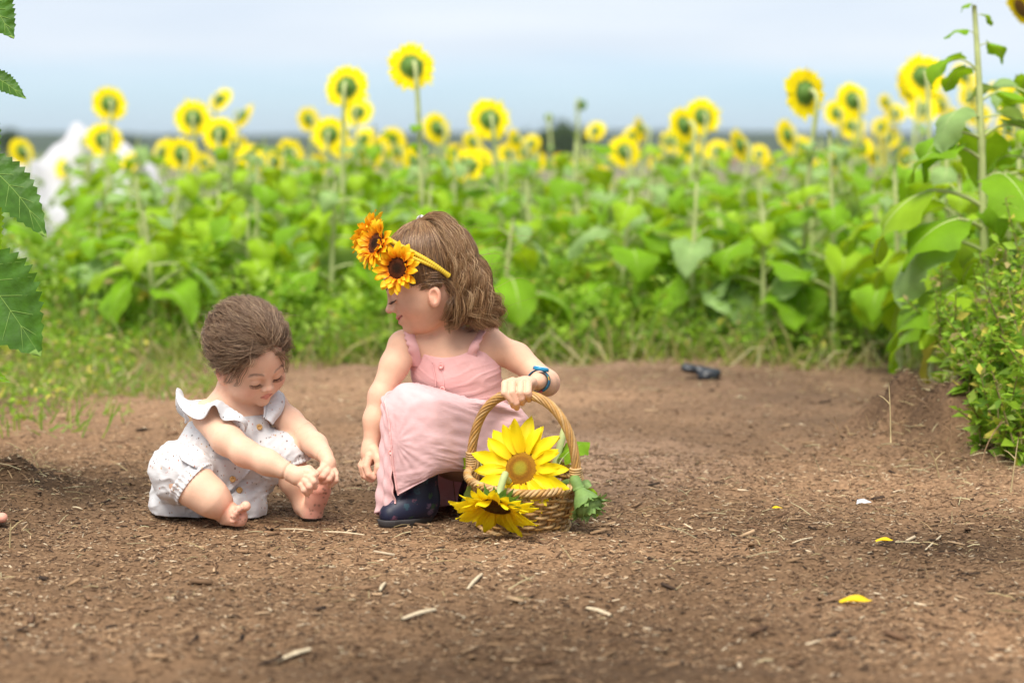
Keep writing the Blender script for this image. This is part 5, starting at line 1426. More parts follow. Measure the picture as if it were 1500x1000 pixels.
# ruffles over the shoulders
def ruffle(inner, outer, n, waves, amp, name='ruffle'):
    I = crom(inner, n); O = crom(outer, n); t = np.linspace(0, 1, n)
    nrm = unit(np.cross(np.gradient(I, axis=0), O - I))
    rows = []
    for s in np.linspace(0, 1, 12):
        w_ = amp * s**1.4 * np.sin(t * waves * 6.28 + .6 * np.sin(t * 9)) + .0008 * np.sin(t * 120 + s * 3) * (1 - s)
        rows.append(I * (1 - s) + O * s + nrm * (w_ - .014 * math.sin(s * 2.6))[:, None])
    S_ = np.stack(rows)
    o = obj(name, mesh(name, S_.reshape(-1, 3), grid_faces(12, n)), m_rom, ROM, b_org)
    md = o.modifiers.new('thickness', 'SOLIDIFY'); md.thickness = .0014
    V, Fs = tube(S_[-1], .0010, 5); obj('ruffle_edge', mesh('ruffle_edge', V, Fs), m_rom, ROM, b_org)
ruffle([b(272, 620, .035), b(270, 596, .03), b(284, 588, .0), b(310, 590, -.03), b(330, 594, -.045), b(345, 604, -.052), b(352, 618, -.055)],
       [b(264, 612, .05), b(256, 578, .02), b(270, 605, -.06), b(300, 612, -.092), b(318, 606, -.10), b(338, 622, -.095), b(356, 634, -.065)], 130, 3.0, .010)
ruffle([b(386, 612, -.02), b(388, 598, -.015), b(386, 585, .0), b(384, 576, .03), b(378, 575, .06)],
       [b(398, 622, -.02), b(409, 606, .0), b(412, 590, .02), b(404, 574, .05), b(392, 566, .08)], 80, 1.6, .006)
# straps under the ruffles
for pth in ([b(352, 618, -.052), b(345, 604, -.050), b(330, 594, -.042), b(308, 588, -.025), b(285, 588, .005), b(272, 598, .035)], [b(387, 612, -.022), b(388, 598, -.018), b(386, 585, -.002), b(383, 577, .03)]):
    V, Fs = tube(crom(pth, 30), .005, 8, flat=.35); obj('strap', mesh('strap', V, Fs), m_rom, ROM, b_org)
# edge of the jacket front with its point, over the shorts
up_e = [(262, 662), (300, 668), (330, 672), (352, 672), (372, 672), (396, 668)]
lo_e = [(268, 672), (300, 692), (322, 710), (336, 718), (352, 704), (366, 688)]
rows = []
for s in np.linspace(0, 1, 14):
    row = []
    for (x0, y0), (x1, y1) in zip(crom(np.array(up_e, float), 50), crom(np.array(lo_e, float), 50)):
        row.append(on_rom(x0 + (x1 - x0) * s, y0 + (y1 - y0) * s, .002 + .006 * s + .002 * math.sin(x0 * .25) * s))
    rows.append(row)
S_ = np.array(rows)
for _ in range(6):
    S_[1:-1, 1:-1] = (S_[1:-1, 1:-1] * 2 + S_[:-2, 1:-1] + S_[2:, 1:-1] + S_[1:-1, :-2] + S_[1:-1, 2:]) / 6
    S_[-1, 1:-1] = (S_[-1, 1:-1] * 2 + S_[-1, :-2] + S_[-1, 2:]) / 4
S_[:, :, 1] -= .004
o = obj('jacket_front', mesh('jacket_front', S_.reshape(-1, 3), grid_faces(14, 50)), m_rom, ROM, b_org); md = o.modifiers.new('thickness', 'SOLIDIFY'); md.thickness = .0016
m_wood = mat('wooden_button', (.56, .33, .12), rough=.4, noise=.25, nscale=150)
for (x, y), of in (((380, 625), .003), ((342, 700), .012), ((351, 717), .003)):
    bt = button(on_rom(x, y, of), (.25, -1, .05), .0056, m_wood, ROM, b_org)

# ------------------------------------------------------------------ close-up sunflower pieces
def gold_mat(name, tip, base, r0, r1, tw):
    """petal colour runs from its root to its tip (object space, root at the origin, +X to the tip)"""
    m = mat(name, tip, rough=.5, spec=.25, trans=tip, trans_w=tw)
    n = m.node_tree.nodes; L = m.node_tree.links
    tc = n.new('ShaderNodeTexCoord'); sx = n.new('ShaderNodeSeparateXYZ'); L.new(tc.outputs['Object'], sx.inputs[0])
    mr = n.new('ShaderNodeMapRange'); mr.inputs['From Min'].default_value = r0; mr.inputs['From Max'].default_value = r1; L.new(sx.outputs['X'], mr.inputs['Value'])
    wv = n.new('ShaderNodeTexNoise'); mp = n.new('ShaderNodeMapping'); mp.inputs['Scale'].default_value = (1.5, 26, 1); L.new(tc.outputs['Object'], mp.inputs[0]); L.new(mp.outputs[0], wv.inputs['Vector']); wv.inputs['Scale'].default_value = 1.0
    ad = n.new('ShaderNodeMath'); ad.operation = 'MULTIPLY_ADD'; L.new(wv.outputs['Fac'], ad.inputs[0]); ad.inputs[1].default_value = .7; ad.inputs[2].default_value = -.35
    a2 = n.new('ShaderNodeMath'); a2.operation = 'ADD'; a2.use_clamp = True; L.new(mr.outputs[0], a2.inputs[0]); L.new(ad.outputs[0], a2.inputs[1])
    mx = n.new('ShaderNodeMixRGB'); L.new(a2.outputs[0], mx.inputs[0]); mx.inputs[1].default_value = (*base, 1); mx.inputs[2].default_value = (*tip, 1)
    L.new(mx.outputs[0], n['Principled BSDF'].inputs['Base Color'])
    for q in n:
        if q.type == 'BSDF_TRANSLUCENT': L.new(mx.outputs[0], q.inputs['Color'])
    return m
m_pet_real = gold_mat('fresh_petal', (0.95, 0.77, 0.012), (0.93, 0.62, 0.01), 0.0, .4, .35)
m_pet_silk = gold_mat('silk_petal', (0.93, 0.56, 0.012), (0.80, 0.22, 0.008), 0.0, .75, .25)

def petal_mesh(name, shape, curl, cup, seed, nu=9, nv=5, wave=.04):
    """one petal, length 1 along +X, facing +Z"""
    r = np.random.default_rng(seed); t = np.linspace(0, 1, nu)
    w = np.interp(t, [0, .12, .35, .6, .85, 1], shape)
    ang = curl[0] + (curl[1] - curl[0]) * t
    x = np.concatenate([[0], np.cumsum(np.cos(ang[:-1]))]) / (nu - 1); z = np.concatenate([[0], np.cumsum(np.sin(ang[:-1]))]) / (nu - 1)
    ph = r.random(3) * 6
    V = np.stack([np.stack([x, s * w, z + cup * w * s * s * 1.6 + wave * np.sin(t * 7 + ph[0] + s * 2) * abs(s) + .02 * np.cos(s * 9)], -1) for s in np.linspace(-1, 1, nv)], 1)
    return mesh(name, V.reshape(-1, 3), grid_faces(nu, nv))
REAL = [petal_mesh('petal', (.08, .13, .19, .185, .10, .005), c, .35, i) for i, c in enumerate(((.1, -.15), (.2, .25), (.05, -.45), (.25, .0), (.15, .5), (.0, -.1)))]
SILK = [petal_mesh('petal', (.10, .17, .22, .22, .15, .02), c, .25, 20 + i, wave=.07) for i, c in enumerate(((.3, -.3), (.2, .2), (.4, -.6), (.1, -.1), (.5, .2)))]
SEPAL = [petal_mesh('sepal', (.20, .26, .22, .13, .06, .005), c, .3, 40 + i, nu=7, nv=3) for i, c in enumerate(((.2, -.3), (.1, .3), (.0, -.7), (.3, .1)))]
for l_, m_ in ((REAL, m_pet_real), (SILK, m_pet_silk), (SEPAL, m_sepal)):
    for me in l_: me.materials.append(m_)

def ring_of(meshes, name, parent, M, n, r0, length, tilt, seed, jit=.1, zoff=0.0, skip=(), lv=.12, tj=.12, arc=None):
    """n separate petals round +Z of frame M"""
    q = random.Random(seed)
    for i in range(n):
        a = 2 * math.pi * (i + q.uniform(-jit, jit) * 2) / n
        if arc and any(lo_ < (a % 6.283) < hi_ for lo_, hi_ in arc): continue
        o = obj(name, meshes[q.randrange(len(meshes))], None, parent)
        Lp = length * q.uniform(1 - lv, 1 + lv)
        o.matrix_local = M @ Matrix.Rotation(a, 4, 'Z') @ Matrix.Translation((r0, 0, zoff)) @ Matrix.Rotation(-(tilt + q.uniform(-tj, tj)), 4, 'Y') @ Matrix.Rotation(q.uniform(-.25, .25), 4, 'X') @ Matrix.Diagonal((Lp, Lp, Lp, 1))

def florets(r_max, dome, n, size, cols):
    """disc florets on a golden-angle spiral: small pegs with a tone of their own"""
    k = np.arange(n); r = r_max * np.sqrt((k + .5) / n); a = k * 2.39996
    c = np.stack([r * np.cos(a), r * np.sin(a), dome * (1 - (r / r_max)**2)], -1)
    rr_ = r / r_max
    h = size * (1.1 + .9 * rng.random(n)) * np.where(rr_ < .38, .5, 1.0)
    base = np.array([[1, 0], [-.5, .87], [-.5, -.87]]) * size * .62
    P = [c + np.array([*p, 0]) for p in base] + [c + np.stack([rng.normal(0, size * .25, n), rng.normal(0, size * .25, n), h], -1)]
    V = np.stack(P, 1).reshape(-1, 3)
    t = np.array([[0, 1, 3], [1, 2, 3], [2, 0, 3]])
    C = np.stack([np.interp(rr_, [c_[0] for c_ in cols], [c_[1][j] for c_ in cols]) for j in range(3)], -1) * (0.6 + .8 * rng.random(n))[:, None]
    return V, [(t[None] + (np.arange(n) * 4)[:, None, None]).reshape(-1, 3)], np.repeat(C, 4, 0)
m_floret = mat('floret', attr=True, rough=.8, spec=.1)
def disc_part(parent, M, r_max, dome, n, size, cols, base_col):
    V, Fs, C = florets(r_max, dome, n, size, cols)
    rr_ = np.linspace(0, 1.02, 9)
    V2, F2 = lathe([(max(r * r_max, 1e-4), dome * (1 - r * r) - size * .3) for r in rr_] + [(r_max * .9, -size * 2)], 32)
    C2 = np.stack([np.interp(np.hypot(V2[:, 0], V2[:, 1]) / r_max, [c_[0] for c_ in cols], [c_[1][j] for c_ in cols]) for j in range(3)], -1) * .6
    Vm, Fm, Cm = merge([(V, Fs, C), (V2, [f[:, ::-1] for f in F2], C2)])
    o = obj('disc', mesh('disc', Vm, Fm, smooth=False, col=Cm), m_floret, parent); o.matrix_local = M
    return o

# ---- headband with three silk sunflowers
hb_o = HG.wor([[2.5, 0, 7.5]])[0]
BAND = thing('headband', hb_o, 'yellow wrapped headband with three silk sunflowers on the squatting child', 'headband')
m_band = mat('yellow_binding', (0.62, 0.43, 0.03), rough=.6); n = m_band.node_tree.nodes; L = m_band.node_tree.links
def band_path(k, front, ends):
    c = np.array([-1.2, 0, 1.9]); pts = []
    for t in np.linspace(-1, 1, 41):
        a = t * 1.72
        v = np.array([front * math.cos(a) - .18 * abs(math.sin(a))**3, math.sin(a), ends * math.cos(a) * 1.0 - .22 * (1 - math.cos(a)) * .8 + .05])
        v = v / np.linalg.norm(v)
        pts.append(c + v * np.array([8.2, 6.6, 7.5]) * k)
    return HG.wor(np.array(pts))
for front, ends, rad in ((.52, .85, .0042), (.66, .74, .0036)):
    P = crom(band_path(1.10, front, ends), 360)
    rr_ = rad * (1 + .10 * np.sin(np.arange(360) * 2 * math.pi / 4.0))          # the ribbon's turns
    V, Fs = tube(P, rr_, 10); obj('band', mesh('band', V, Fs), m_band, BAND, hb_o)
silk_cols = ((0, (.03, .018, .01)), (.35, (.05, .022, .012)), (.6, (.16, .05, .02)), (.85, (.10, .028, .012)), (1, (.20, .07, .02)))
def silk_flower(px, py, dy, face, rad, roll, seed):
    p = g(px, py, dy); M = Matrix.Translation(p - hb_o) @ look(unit(face), roll)
    F_ = bpy.data.objects.new('flower', None); scn.collection.objects.link(F_); F_.parent = BAND; F_.matrix_local = M; F_.empty_display_size = .02
    I = Matrix.Identity(4); s = rad
    ring_of(SILK, 'petal', F_, I, 15, s * .40, s * .62, .12, seed, zoff=-.002)
    ring_of(SILK, 'petal', F_, I, 15, s * .40, s * .56, .42, seed + 1, zoff=.001)
    ring_of(SILK, 'petal', F_, I, 13, s * .42, s * .40, .80, seed + 2, zoff=.003)
    disc_part(F_, I, s * .47, .005, 420, s * .028, silk_cols, None)
    V, Fs = lathe([(1e-4, -.008), (s * .3, -.007), (s * .45, -.001), (s * .46, .001)], 20); obj('backing', mesh('backing', V, Fs), m_sepal, F_)
silk_flower(583, 393, -.088, (-.42, -.88, .10), .0450, .3, 1)
silk_flower(551, 357, -.056, (-.76, -.56, .32), .0460, 1.0, 11)
silk_flower(541, 342, -.004, (-.84, .18, .50), .0440, 2.0, 21)

# ------------------------------------------------------------------ wicker basket
bk = G(766, 773); bk[2] = float(gz(bk[0], bk[1])) + .004
BASK = thing('wicker_basket', bk, 'round wicker basket with a twisted arched handle held by the child', 'basket')
BASK.rotation_euler = (math.radians(10), math.radians(5), math.radians(-24))
m_wick = [mat('wicker_%s' % nm, c, rough=.5, spec=.4, noise=.28, nscale=70, bump=.4, bscale=400) for nm, c in (('pale', (.50, .32, .14)), ('tan', (.42, .24, .09)), ('honey', (.46, .25, .07)), ('brown', (.30, .16, .06)))]
def prof(z):
    t = np.clip(z / .088, 0, 1); return .070 + .026 * t**.8, .063 + .022 * t**.8
NS = 26
zs = np.arange(.007, .083, .0062)
for i, z in enumerate(zs):
    a = np.linspace(0, 2 * math.pi, NS * 6, endpoint=False)
    rx, ry = prof(z); wv = .0034 * np.sin(a * NS / 2 + (math.pi if i % 2 else 0)) + .0012 * np.sin(a * 4 + i * 1.7)
    P = np.stack([(rx + wv) * np.cos(a), (ry + wv) * np.sin(a), z + .0016 * np.sin(a * 3 + i * 2.3) + .0009 * np.sin(a * 11 + 2 * i)], -1)
    P = np.concatenate([P, P[:1]]); V, Fs = tube(P, .0027 + .0005 * math.sin(i * 2.1), 6, caps=False)
    obj('weaver', mesh('weaver', V, Fs), m_wick[(i * 7) % 3], BASK)
for k in range(NS):
    a = 2 * math.pi * (k + .5) / NS; z = np.linspace(.0, .089, 10); rx, ry = prof(z)
    V, Fs = tube(np.stack([rx * math.cos(a), ry * math.sin(a), z], -1), .0026, 6); obj('stake', mesh('stake', V, Fs), m_wick[k % 2], BASK)
for zb, rad, nm, ph0 in ((.090, .0048, 'rim', 0), (.006, .0040, 'base_rim', 1)):
    for k in range(4):
        a = np.linspace(0, 2 * math.pi, 260); rx, ry = prof(zb); tw = a * 17 + k * math.pi / 2 + ph0
        rr_ = rad * np.cos(tw); P = np.stack([(rx + rr_ + (.004 if nm == 'base_rim' else .001)) * np.cos(a), (ry + rr_ + (.004 if nm == 'base_rim' else .001)) * np.sin(a), zb + rad * np.sin(tw) * (1 if nm == 'rim' else .5)], -1)
        V, Fs = tube(P, .0030, 6, caps=False); obj(nm, mesh(nm, V, Fs), m_wick[k % 3], BASK)
V, Fs = lathe([(1e-4, .006), (.06, .006), (.068, .008)], 30); V[:, 1] *= .89; obj('floor', mesh('floor', V, Fs), m_wick[3], BASK)
# handle
ha = .098; H_ = .236; t = np.linspace(0, math.pi, 130)
arch = np.stack([ha * np.sign(np.cos(t)) * np.abs(np.cos(t))**.86, np.zeros(130), .095 + (H_ - .095) * np.sin(t)**.92], -1)
arch = np.concatenate([[[ha * .93, 0, z] for z in np.linspace(.03, .10, 10)], arch, [[-ha * .93, 0, z] for z in np.linspace(.10, .03, 10)]])
arch = crom(arch[::5], 260)
T = unit(np.gradient(arch, axis=0)); N = np.tile([0, 1.0, 0], (260, 1)); Bn = np.cross(T, N)
Ls = np.concatenate([[0], np.cumsum(np.linalg.norm(np.diff(arch, axis=0), axis=1))])
HAND = bpy.data.objects.new('handle', mesh('handle', *tube(arch, .0045, 8))); scn.collection.objects.link(HAND); HAND.data.materials.append(m_wick[3]); HAND.parent = BASK
for k in range(9):
    ph = Ls * 52 + k * 2 * math.pi / 9
    V, Fs = tube(arch + .0058 * (np.cos(ph)[:, None] * N + np.sin(ph)[:, None] * Bn), .00245, 6); obj('cane', mesh('cane', V, Fs), m_wick[(2, 0, 2, 1, 2, 0, 1, 2, 1)[k]], HAND)
for sg in (1, -1):
    tt_ = np.linspace(0, 1, 260); ang = tt_ * 2 * math.pi * 8
    c = np.stack([np.full(260, sg * ha * .985), np.zeros(260), .086 + .034 * tt_], -1)
    V, Fs = tube(c + .0092 * np.stack([np.cos(ang), np.sin(ang), 0 * ang], -1), .0021, 6); obj('binding', mesh('binding', V, Fs), m_wick[0], HAND)

# ------------------------------------------------------------------ cut sunflowers in and over the basket
real_cols = ((0, (.42, .36, .04)), (.35, (.45, .34, .03)), (.45, (.42, .20, .02)), (.62, (.36, .15, .02)), (.8, (.50, .24, .02)), (1, (.48, .26, .03)))
shaded_cols = ((0, (.16, .11, .02)), (.4, (.12, .06, .015)), (.8, (.14, .06, .012)), (1, (.30, .14, .02)))  # drooping flower: the shade on its disc is put into the floret colours
def cut_flower(px, py, Y, face, rdisc, lpet, label, seed, roll, cols, rings, stem, arc=None, sepals=True):
    p = W(px, py, Y); T = thing('sunflower', p, label, 'sunflower'); M = look(unit(face), roll)
    for (n_, r0, l_, ti, z) in rings: ring_of(REAL, 'petal', T, M, n_, r0, l_, ti, seed + n_ * 3 + int(z * 1e4), zoff=z, arc=arc, lv=.14)
    disc_part(T, M, rdisc, .006, 900, rdisc * .030, cols, None)
    V, Fs = lathe([(1e-4, -.022), (.008, -.021), (rdisc * .7, -.014), (rdisc * 1.02, -.003), (rdisc * 1.0, .0)], 24)
    o = obj('receptacle', mesh('receptacle', V, Fs), m_sepal, T); o.matrix_local = M
    if sepals: ring_of(SEPAL, 'sepal', T, M, 16, rdisc * .85, rdisc * .9, -.15, seed + 9, zoff=-.008); ring_of(SEPAL, 'sepal', T, M, 13, rdisc * .7, rdisc * .85, -.45, seed + 10, zoff=-.012)
    V, Fs = tube(crom([np.asarray(s_) - p for s_ in stem], 16), np.linspace(.0062, .0055, 16), 9); obj('stem', mesh('stem', V, Fs), m_stem, T)
    return T
fA = unit((-.34, -.88, .34)); pA = W(763, 686, 4.035)
cut_flower(763, 686, 4.035, fA, .0290, .06, 'yellow sunflower with orange-brown disc standing upright in the wicker basket', 31, .4, real_cols,
           ((17, .027, .060, .06, -.002), (15, .027, .056, .22, .000)), [pA - fA * .02, pA - fA * .04 + np.array([0, 0, -.01]), W(775, 740, 4.10), W(790, 762, 4.12)])
fB = unit((-.20, -.52, -.83)); pB = W(726, 742, 3.955)
cut_flower(726, 742, 3.955, fB, .0275, .05, 'drooping yellow sunflower with shade-darkened disc hanging over the basket front', 51, .9, shaded_cols,
           ((19, .026, .050, .10, -.002), (17, .026, .046, .28, .000)), [pB - fB * .02, pB - fB * .045 + np.array([.006, .0, .012]), W(742, 702, 4.02), W(765, 720, 4.10)])
# green bud hanging at the right of the basket
pC = W(860, 738, 4.00); fC = unit((.45, -.45, -.77))
BUDT = thing('sunflower_bud', pC, 'green closed sunflower bud hanging over the right rim of the basket', 'bud')
m_budl = mat('bud_green', (.20, .32, .09), rough=.6, trans=(.3, .42, .1), trans_w=.2, noise=.2, nscale=90)
M = look(fC)
V, Fs = lathe([(1e-4, -.034), (.007, -.033), (.011, -.024), (.019, -.012), (.024, .0), (.021, .012), (.010, .018), (1e-4, .019)], 24); o = obj('receptacle', mesh('receptacle', V, Fs), m_budl, BUDT); o.matrix_local = M
SEPB = [petal_mesh('sepal', (.24, .34, .30, .18, .07, .005), c, .3, 60 + i, nu=8, nv=5) for i, c in enumerate(((.9, -.2), (.7, .3), (1.0, -.5)))]
for me in SEPB: me.materials.append(m_budl)
ring_of(SEPB, 'sepal', BUDT, M, 13, .020, .024, .35, 71, zoff=-.006); ring_of(SEPB, 'sepal', BUDT, M, 11, .022, .022, .1, 72, zoff=-.002); ring_of(SEPB, 'sepal', BUDT, M, 9, .016, .022, .9, 73, zoff=.006)
V, Fs = tube(crom([np.zeros(3) - fC * .030, -fC * .045 + [0, 0, .004], W(846, 712, 4.05) - pC, W(828, 708, 4.08) - pC, W(800, 728, 4.10) - pC], 16), np.linspace(.0105, .006, 16), 10); obj('stem', mesh('stem', V, Fs), m_budl, BUDT)
o = obj('leaf', LEAVES[2][1], None, BUDT); o.location = W(850, 716, 4.04) - pC; o.rotation_euler = (.9, -.6, .3); o.scale = (.15,) * 3
# cut stalks standing in the basket
for a, m_, c, lab in (((724, 645), (727, 665), (742, 735), 'pale green cut stalk sticking up at the left of the basket handle'), ((829, 620), (821, 650), (800, 735), 'pale green cut stalk sticking up behind the right of the handle')):
    p = W(*c, 4.11); P = crom([W(*c, 4.11) - p, W(*m_, 4.13) - p, W(*a, 4.14) - p], 12); V, Fs = tube(P, np.linspace(.0065, .0060, 12), 10)
    T = thing('flower_stalk', p, lab, 'stalk'); obj('stem', mesh('stem', V, Fs), m_stem, T)
    V, Fs = tube(np.array([P[-1] - (P[-1] - P[-2]) * .02, P[-1] + unit(P[-1] - P[-2]) * .0006]), .0056, 10); obj('cut_end', mesh('cut_end', V, Fs), mat('cut_pith', (.62, .66, .42), rough=.8), T)
# leaves and a tucked-in flower
T = thing('leaf_bunch', W(800, 705, 4.09), 'green leaves and small yellow petals tucked into the basket', 'leaves')
o0 = np.array(T.location)
for i, (px, py, Y, rot, sc, ci) in enumerate(((715, 715, 4.04, (.3, .5, 2.6), .34, 2), (735, 703, 4.03, (.2, .3, 2.2), .18, 2), (812, 700, 4.10, (.3, -.7, .6), .42, 0), (800, 690, 4.12, (.1, -.5, 2.0), .45, 0), (708, 690, 4.10, (.5, -.4, 2.2), .3, 1), (830, 715, 4.06, (.6, .4, -.3), .35, 1))):
    o = obj('leaf', LEAVES[ci][i % 6], None, T); o.location = W(px, py, Y) - o0; o.rotation_euler = rot; o.scale = (sc,) * 3
for i, (px, py, Y, rot, sc) in enumerate(((818, 712, 4.06, (.8, .2, 2.9), .036), (806, 716, 4.05, (1.2, .3, 2.6), .032), (722, 700, 4.05, (1.2, .6, .2), .03), (820, 706, 4.06, (1.0, -.1, 3.3), .034))):
    o = obj('petal', REAL[i], None, T); o.location = W(px, py, Y) - o0; o.rotation_euler = rot; o.scale = (sc,) * 3

# ------------------------------------------------------------------ small things lying about
def on_ground(px, py, z=0.0):
    p = G(px, py)
    for _ in range(4): p = G(px, py, float(gz(p[0], p[1])))
    return p
m_sliver = mat('dry_wood', (.58, .47, .31), rough=.8, noise=.3, nscale=120)
m_strawb = mat('dry_straw', (.40, .31, .16), rough=.9)
m_twig = mat('dry_twig', (.24, .15, .08), rough=.9, noise=.3, nscale=80)
def sliver(x0, y0, x1, y1, wpx, label):
    a = on_ground(x0, y0); c = on_ground(x1, y1); w_ = wpx / PXM
    d = unit(c - a); s = unit(np.cross(d, [0, 0, 1])); u = np.cross(s, d); n_ = 7; t = np.linspace(0, 1, n_)
    P = a + (c - a) * t[:, None] + u * .003 + u * (.0015 * np.sin(t * 3))[:, None]
    ww = w_ * np.array([.62, .8, .9, 1.0, .95, .9, .70])
    V = np.stack([P + s * ww[:, None] * .5, P + u * ww[:, None] * .35, P - s * ww[:, None] * .5, P - u * ww[:, None] * .25], 1).reshape(-1, 3)
    o = obj('wood_sliver', mesh('wood_sliver', V - a, [grid_faces(n_, 4, wrap_v=True)], smooth=False), m_sliver); o.location = a
    tag(o, label, 'wood chip', 'pale wood slivers on the path')
sliver(588, 910, 637, 896, 9, 'pale wood sliver lying in front of the squatting child'); sliver(406, 971, 455, 954, 8, 'pale wood sliver at the bottom edge left of the middle')
sliver(1124, 838, 1180, 839, 6, 'thin straight white splinter lying level on the right of the path'); sliver(684, 866, 706, 843, 7, 'grey-brown wood piece below the basket')
sliver(858, 893, 896, 905, 9, 'brownish stick lying right of the basket towards the viewer'); sliver(474, 781, 534, 786, 4, 'pale straw lying between the two children')
sliver(556, 868, 564, 856, 6, 'small pale chip in front of the pink dress'); sliver(410, 777, 460, 780, 3, 'thin tan straw lying below the baby foot'); sliver(120, 748, 106, 745, 4, 'tan straw lying at the far left of the path')
sliver(1160, 798, 1190, 790, 4, 'faint straw at the right behind the white splinter'); sliver(1355, 808, 1400, 770, 4, 'dry stem lying on the far right of the path')
m_fall = mat('fallen_petal', (.90, .60, .01), rough=.5, trans=(.95, .6, .01), trans_w=.3)
for (px, py, sc, rz, lab) in ((1296, 795, .030, .2, 'bright yellow petal lying on the right of the path'), (1254, 885, .048, .15, 'orange-yellow curled petal lying nearest on the right'), (1139, 746, .020, -.4, 'small golden petal lying farthest up the path')):
    p = on_ground(px, py); o = obj('fallen_petal', petal_mesh('fallen_petal', (.08, .14, .18, .16, .10, .01), (.16, -.12), .35, px), m_fall); o.location = p + [-sc * .5, 0, .003]; o.rotation_euler = (.3, 0, rz); o.scale = (sc,) * 3
    tag(o, lab, 'petal', 'fallen petals on the path')
p = on_ground(1265, 739); o = obj('paper_scrap', mesh('paper_scrap', np.array([(-.014, -.008, .003), (.013, -.009, .006), (.015, .008, .004), (-.010, .010, .008), (0, 0, .011)]), np.array([[0, 1, 4], [1, 2, 4], [2, 3, 4], [3, 0, 4]]), smooth=False), mat('scrap', (.72, .75, .80), rough=.7)); o.location = p
tag(o, 'tiny crumpled white scrap on the right of the path', 'scrap')
# black moulded piece by the weeds
p = on_ground(1028, 552); w_ = .052 * 1.0
T = thing('black_tray', p, 'small black plastic piece lying at the foot of the weeds', 'litter')
m_blk = mat('black_plastic', (.02, .024, .03), rough=.35, spec=.5)
F_ = Field(p + np.array([-.075, -.05, -.006]), p + np.array([.075, .05, .06]), .003)
F_.limb([p + [-.045, .004, .026], p + [.0, .0, .016], p + [.042, -.004, .012]], [.012, .012, .011], .01)
F_.ell(p + [.018, -.006, .010], (.032, .022, .014), k=.006); F_.ell(p + [-.034, .004, .022], (.022, .020, .010), k=.006)
V, Q = F_.extract(); obj('shell', mesh('shell', V, Q), m_blk, T, p)
V, Fs = boxv(-.012, .040, -.027, -.018, -.006, .012); obj('flap', mesh('flap', V, Fs, smooth=False), m_blk, T)
# dry stalks left standing at both sides
tw = [(1305, 640, 1302, 560, 'right'), (1325, 668, 1312, 600, 'right'), (1358, 650, 1372, 585, 'right'), (1228, 678, 1222, 610, 'right'), (1385, 690, 1392, 610, 'right'), (1298, 712, 1282, 672, 'right'), (1432, 700, 1470, 612, 'right'), (1480, 720, 1492, 640, 'right'), (1378, 700, 1362, 660, 'right'),
      (14, 800, 16, 765, 'left'), (40, 725, 20, 688, 'left'), (52, 728, 46, 702, 'left'), (22, 700, -6, 672, 'left'), (44, 777, 26, 755, 'left'), (26, 690, 8, 668, 'left'), (60, 690, 40, 655, 'left')]
tw.sort()
nr = {'left': 0, 'right': 0}
for i, (x0, y0, x1, y1, sd) in enumerate(tw):
    nr[sd] += 1
    a = on_ground(x0, y0); e = W(x1, y1, a[1] + .02 * math.sin(i)); m_ = (a + e) / 2 + np.array([.008 * math.sin(i * 2.1), 0, .004])
    P = crom([a - [0, 0, .01], m_, e], 10); parts = [tube(P, np.linspace(.0017, .0008, 10), 5)]
    k = 5 + i % 3; parts.append(tube(crom([P[k], P[k] + [.012 * (-1)**i, .004, .012], P[k] + [.02 * (-1)**i, .006, .016]], 5), np.linspace(.0013, .0006, 5), 4))
    V, Fs, _ = merge(parts); o = obj('dry_stalk', mesh('dry_stalk', V - a, Fs), m_twig if i % 3 else m_strawb); o.location = a
    tag(o, 'thin dry stalk standing at the %s mound, %s from the left there' % (sd, nth(nr[sd] - 1)), 'stalk', 'dry stalks at the %s mound' % sd)
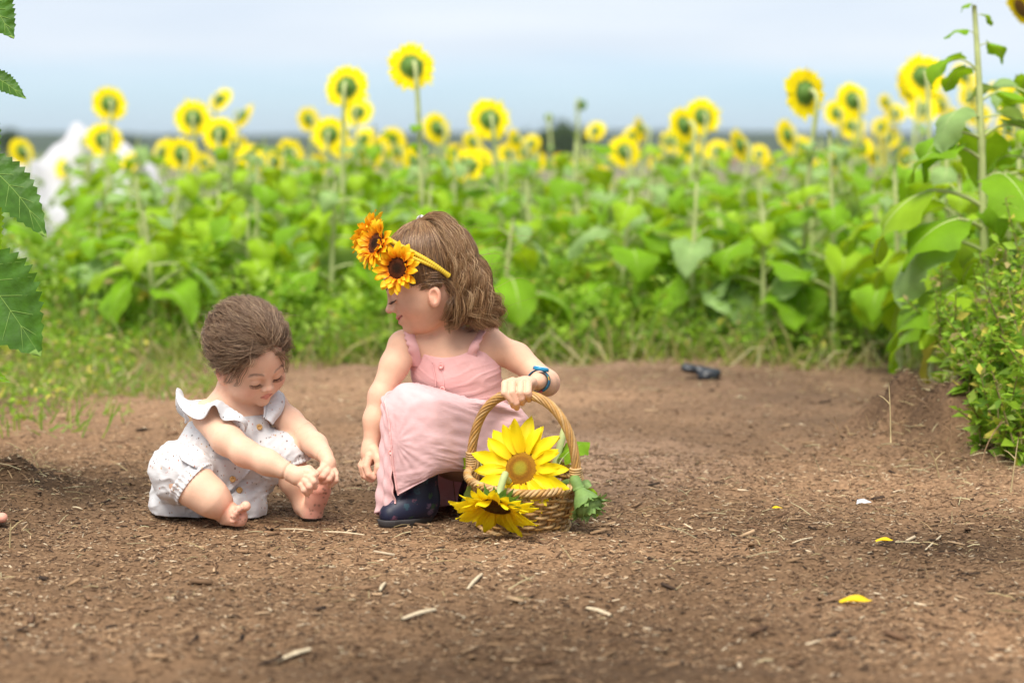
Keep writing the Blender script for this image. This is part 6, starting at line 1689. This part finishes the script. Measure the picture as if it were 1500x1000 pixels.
# straw litter and clods at the mounds: nobody could count it
def straw(n_, cx, cy, sx, sy, hmax):
    x = rng.normal(cx, sx, n_); y = rng.normal(cy, sy, n_); L_ = .01 + .05 * rng.random(n_)**2
    a = np.stack([x, y, gz(x, y) + .002 + hmax * rng.random(n_)**3], -1); d = unit(np.stack([rng.normal(size=n_), rng.normal(size=n_), rng.normal(0, .25, n_)], -1))
    P = np.stack([a, a + d * L_[:, None] * .5 + [0, 0, .002], a + d * L_[:, None]], 1); V, Fq = strands(P, np.array([.0009, .0009, .0005])); pal = STRAW[rng.integers(0, 4, n_)] * (.6 + .6 * rng.random(n_))[:, None]
    return V, [Fq], np.repeat(pal, 9, 0)
parts = [straw(700, 1.02, 4.95, .16, .22, .03), straw(260, -.98, 4.45, .1, .16, .02), straw(900, .2, 6.6, .9, .35, .01), straw(500, -.1, 4.1, .6, .5, .004), straw(300, .9, 4.2, .3, .4, .006), straw(500, -1.2, 6.0, .3, .5, .02)]
V, Fs, C = merge(parts); tag(obj('straw_litter', mesh('straw_litter', V, Fs, col=C), m_chip), 'dry straw bits strewn over the path and its edges', 'straw', kind='stuff')
# toes of another person just inside the left edge
p = on_ground(-45, 768)
T = thing('person', p, 'bare toes of another person at the left edge', 'person')
F_ = Field(p + np.array([-.16, -.06, -.004]), p + np.array([.09, .08, .12]), .002)
F_.limb([p + [-.10, .02, .10], p + [-.09, .02, .03]], [.024, .024], .02); F_.limb([p + [-.09, .02, .026], p + [-.01, .0, .022], p + [.025, -.005, .018]], [.024, .022, .018], .015)
e_ = W(4, 745, p[1] - .02)
for k in range(5):
    q = p + np.array([.030, -.022 + .011 * k, .014]); tip = np.array([e_[0] - .004 * k, q[1], .018 + .003 * (k == 0)]); F_.limb([q, tip], [.008, .0085 - .0007 * k], .003)
V, Q = F_.extract(); C = skin_color(V); C = spot(C, V, e_, .03, (.76, .28, .22), .7); obj('body', mesh('body', V, Q, col=C), m_skin, T, p)

# ------------------------------------------------------------------ air over the valley
V, Fs = boxv(-4200, 4200, -40, 6100, -14, 34)
haze = obj('haze', mesh('haze', V, Fs, smooth=False))
hm_ = bpy.data.materials.new('haze_air'); hm_.use_nodes = True; n = hm_.node_tree.nodes; n.clear()
ho = n.new('ShaderNodeOutputMaterial'); hv = n.new('ShaderNodeVolumePrincipled'); hv.inputs['Density'].default_value = 0.00006; hv.inputs['Color'].default_value = (.80, .89, 1, 1); hv.inputs['Anisotropy'].default_value = 0.2
hm_.node_tree.links.new(hv.outputs[0], ho.inputs['Volume']); haze.data.materials.append(hm_)
tag(haze, 'thin bluish haze over the valley', 'haze', kind='stuff')
